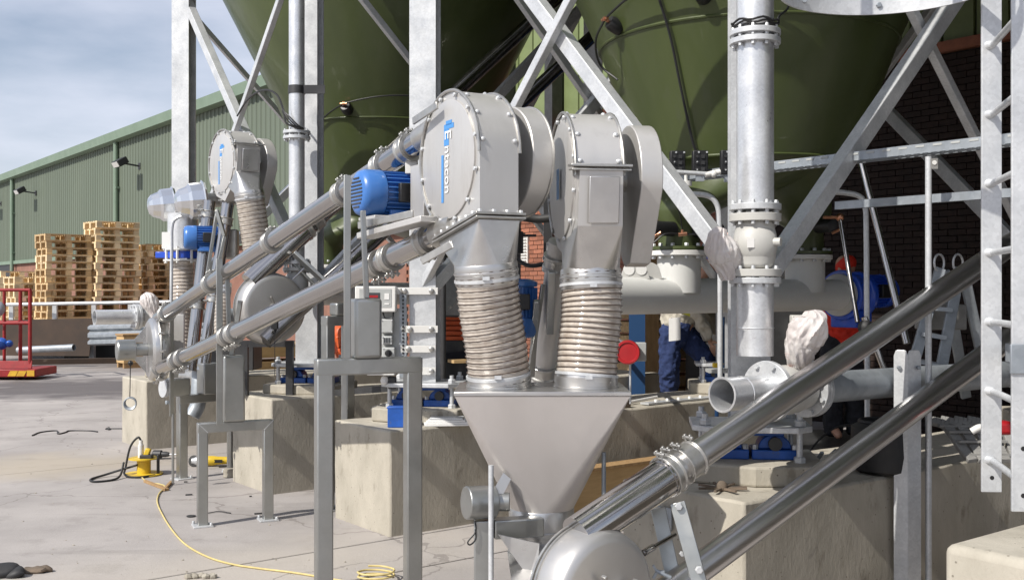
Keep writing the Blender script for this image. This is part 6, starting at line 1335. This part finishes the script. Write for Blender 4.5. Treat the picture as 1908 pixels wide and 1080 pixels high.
for px in (-40, 40): q = cgp(px, 540, .3); m = MB(); m.cyl(V((q.x-.05, q.y, .08)), V((q.x+.05, q.y, .08)), .08, n=16); m.build('wheel', M['rubber'], cg)
m = MB(); q = cgp(2, 640, .4); m.ball(q, (.13, .1, .12)); m.ball(q+Z*.0+X*.16, .07); tag(m.build('blue_bundle', M['blue_mount'], None, loc=q), 'blue bundle lying inside the red cage', 'bundle')
m = MB(); q = cgp(-6, 575, .4); m.ball(q, (.16, .1, .16)); tag(m.build('grey_bundle', M['galv_dull_shaded'], None, loc=q), 'grey round light hung inside the red cage', 'lamp')

# ================================================================== LOOSE THINGS ON THE YARD
rl = thing('cable_reel', 'yellow cable reel with a white plug standing on the yard', 'cable reel', G(268, 884)); q = G(268, 884); s_ = q.y/F_
m = MB(); m.lathe(q, Z, [(.02, .004), (34*s_, .004), (34*s_, .016), (.02, .018)], 40); m.build('lower_flange', M['yellow'], rl); m = MB(); m.cyl(q+Z*.016, q+Z*(30*s_), 12.5*s_, n=32); m.build('drum', M['yellow'], rl)
m = MB(); m.lathe(q+Z*(30*s_), Z, [(.01, 0), (27*s_, 0), (27*s_, .010), (.01, .012)], 40); m.build('upper_flange', M['yellow'], rl)
m = MB(); t_ = q+Z*(31*s_+.01)+V((-.02, -.02, 0)); m.cyl(t_, t_+Z*(24*s_), .026, n=16); m.cyl(t_+Z*(24*s_), t_+Z*(32*s_), .018, n=14); m.build('plug', M['white'], rl)
m = MB(); t2 = t_+V((.055, 0, .03)); m.box(t2, (.05, .05, .11), V((.95, 0, -.3)), Y, V((.3, 0, .95))); m.build('socket_cover', M['yellow'], rl, bevel=.01); m = MB(); m.box(t_+V((.06, -.02, .012)), (.11, .07, .035)); m.build('socket_block', M['dark_steel'], rl, bevel=.006)
for pts in ([t_+Z*(32*s_), t_+V((-.03, 0, 37*s_)), q+V((-24*s_, -.02, 52*s_)), q+V((-30*s_, -.06, 14*s_)), q+V((-29*s_, -.1, .03)), q+V((-15*s_, -.17, .012)), q+V((8*s_, -.18, .012)), q+V((26*s_, -.08, .012))],
            [q+V((-8*s_, -.05, .10)), q+V((-40*s_, -.08, .055)), q+V((-64*s_, -.12, .02)), q+V((-76*s_, -.28, .010)), q+V((-60*s_, -.40, .010)), q+V((-35*s_, -.32, .010)), q+V((-29*s_, -.2, .03)), q+V((-30*s_, -.1, .13))]):
    m = MB(); m.sweep(spline(pts, 8), .010, 8); m.build('cable', M['cable'], rl)
m = MB(); e = q+V((28*s_, -.02, 0)); m.capsule(e+Z*.0+Z*.02, e+Z*(36*s_), .014, .014); m.build('carry_handle', M['rubber'], rl)
gd = lambda px, py, z=.008: G(px, py)+Z*z
m = MB(); m.sweep(spline([gd(262, 888), gd(275, 899), gd(298, 903), gd(307, 908), gd(296, 921), gd(293, 936), gd(300, 955), gd(318, 985), gd(345, 1015), gd(385, 1038), gd(430, 1052), gd(480, 1060), gd(545, 1068), gd(600, 1077), gd(700, 1095)], 8), .0062, 8)
tag(m.build('extension_cord', M['cord'], None, loc=gd(293, 936)), 'yellow extension cord snaking across the concrete from the reel', 'cord')
m = MB(); m.sweep([gd(700+34*math.cos(.4+k*.33)+(k % 3), 1079-7*math.sin(.4+k*.33), .01+.0012*k) for k in range(44)], .006, 8); tag(m.build('cord_coil', M['cord'], None, loc=gd(700, 1079)), 'coil of yellow cord at the bottom edge beside the front stand', 'cord')
m = MB(); a_, b_ = gd(270, 898, .012), gd(312, 914, .012); m.beam(a_, b_, .025, .02); m.beam(gd(305, 915, .014), gd(319, 900, .014), .022, .02); tag(m.build('wood_offcut', M['timber'], None, loc=a_), 'two crossed brown wood offcuts beside the yellow cord', 'offcut')
dr = thing('power_drill', 'black and grey drill lying by the yellow cable reel', 'drill', gd(315, 855)); q = gd(315, 855, .05)
m = MB(); m.lathe(q, V((-1, .1, 0)), [(.02, 0), (.028, .03), (.028, .07), (.04, .08), (.04, .16), (.03, .17)], 18); m.build('chuck', M['dark_steel'], dr); m = MB(); m.cyl(q, q+V((.16, -.01, .0)), .008, n=8); m.build('drill_bit', M['galv'], dr)
ag = thing('angle_grinder', 'yellow and grey angle grinder lying between the stand legs', 'grinder', gd(390, 868)); q = gd(403, 868, .055); ax = V((1, .12, 0)).normalized()
m = MB(); m.lathe(q-ax*.15, ax, [(.03, 0), (.044, .02), (.047, .12), (.04, .16), (.036, .24), (.040, .30), (.030, .31)], 20); m.build('body', M['yellow'], ag); m = MB(); m.box(q+ax*.03-Y*.044, (.08, .006, .03)); m.build('switch', M['black'], ag)
m = MB(); m.lathe(q-ax*.16, -ax, [(.046, 0), (.046, .02), (.03, .05), (.026, .07)], 18); m.build('gear_head', M['galv'], ag); m = MB(); m.lathe(q-ax*.21-Z*.0, V((-.2, -.9, .2)), [(.01, 0), (.055, .0), (.055, .006), (.01, .01)], 24); m.build('disc', M['rubber'], ag)
m = MB(); m.sweep(spline([q+ax*.15, q+ax*.20-Z*.03, q+ax*.12-Z*.045-Y*.08, q+ax*.05-Z*.046-Y*.1], 6), .006, 6); m.build('cable', M['cable'], ag)
m = MB(); q = gd(427, 888, .0); m.lathe(q, Z, [(.05, 0), (.055, .01), (.05, .03), (.055, .05), (.05, .075), (.03, .078)], 24); tag(m.build('grit_cup', M['stone'], None, loc=q), 'pale plastic cup on the concrete beside the short plinth', 'cup')
m = MB(); m.sweep(spline([gd(60, 812), gd(75, 806), gd(105, 803), (gd(108, 809)), gd(122, 806), gd(130, 803), gd(165, 803), gd(182, 805)], 6), .008, 6); tag(m.build('loose_wire', M['cable'], None, loc=gd(105, 803)), 'bent dark wire lying on the yard at left', 'wire')
m = MB(); m.sweep(spline([gd(197, 800), gd(203, 797), gd(204, 801), gd(198, 799), gd(210, 799), gd(233, 799)], 6), .007, 6); tag(m.build('hooked_wire', M['cable'], None, loc=gd(203, 797)), 'short hooked wire beside the far plinth', 'wire')
rg = thing('hanging_coil', 'ring of grey cable hanging on a string from the foot drum', 'coil', W(242, 752, 8.75)); q = W(242, 752, 8.75)
m = MB()
for k in range(4): m.sweep(circle(q+V((0, .006*k, .003*k)), .050-.002*k, X*.97+Y*.2, Z, 28, k), .006, 6, closed=True)
m.build('ring', M['galv_dull_shaded'], rg); m = MB(); m.cyl(q+Z*.05, W(243, 676, 8.75), .004, n=6); m.build('string', M['cable'], rg); m = MB(); m.ball(W(243, 676, 8.75), .022); m.build('gland', M['black'], rg)
q = gd(12, 1072, 0); m = MB(); m.ball(q+V((-.06, 0, .03)), (.13, .10, .045), 20, 12); m.ball(q+V((.04, -.02, .015)), (.08, .06, .03), 16, 10)
for i, v in enumerate(m.v): m.v[i] = v+mnoise.noise_vector(v*8)*.03
tag(m.build('rubber_scrap', M['rubber'], None, loc=q), 'dark rubber scrap in the bottom left corner', 'scrap')
q = gd(62, 1066, 0); m = MB(); m.ball(q+Z*.012, (.085, .04, .022), 16, 8); m.ball(q+V((.06, .02, .015)), (.05, .03, .02), 12, 8)
for i, v in enumerate(m.v): m.v[i] = v+mnoise.noise_vector(v*20)*.018
tag(m.build('dead_leaf', M['debris'], None, loc=q), 'curled brown scrap on the concrete at bottom left', 'scrap')
for k, (px, py, w_, d_, lb) in enumerate(((352, 922, .055, .02, 'small dark steel offcut beside the short stand'), (346, 898, .03, .015, 'tiny dark offcut by the yellow cord'), (467, 925, .02, .01, 'tiny dark chip in front of the middle plinth'), (356, 962, .06, .025, 'flat dark washer left of the short stand foot'), (484, 957, .08, .02, 'dark strip of scrap right of the short stand leg'))):
    m = MB(); q = gd(px, py, .005); 
    if k == 3: m.lathe(q, Z, [(.012, 0), (.034, 0), (.034, .004), (.012, .004)], 20)
    else: m.box(q, (w_, d_, .010), V((.95, .3, 0)), V((-.3, .95, 0)), Z)
    tag(m.build('steel_scrap', M['dark_steel'], None, loc=q), lb, 'scrap')
m = MB(); m.sweep(spline([gd(388, 957), gd(408, 954), gd(430, 957)], 5), .004, 5); tag(m.build('wire_offcut', M['dark_steel'], None, loc=gd(408, 954)), 'thin bent wire just right of the short stand leg', 'wire')
m = MB(); q = gd(373, 1077, .0)
for k in range(5): m.ball(q+V((.035*(k-2), .01*((k*7) % 3), .012)), (.03, .022, .018), 8, 6)
for i, v in enumerate(m.v): m.v[i] = v+mnoise.noise_vector(v*40)*.008
tag(m.build('concrete_chips', M['stone'], None, loc=q, smooth=0), 'broken concrete chips at the bottom edge', 'rubble')
m = MB(); rnd = random.Random(3)                     # grit and crumbs scattered on the slabs
for k in range(260):
    px, py = rnd.uniform(0, 800), 700+380*rnd.random()**.8; q = G(px, py); r = .0025+.0065*rnd.random()**3; m.ball(q+Z*r*.3, (r*rnd.uniform(.7, 1.6), r, r*.6), 5, 4)
o = m.build('grit', M['stone'], None, smooth=0, kind='stuff'); o['label'] = 'loose grit scattered over the concrete yard'; o['category'] = 'grit'
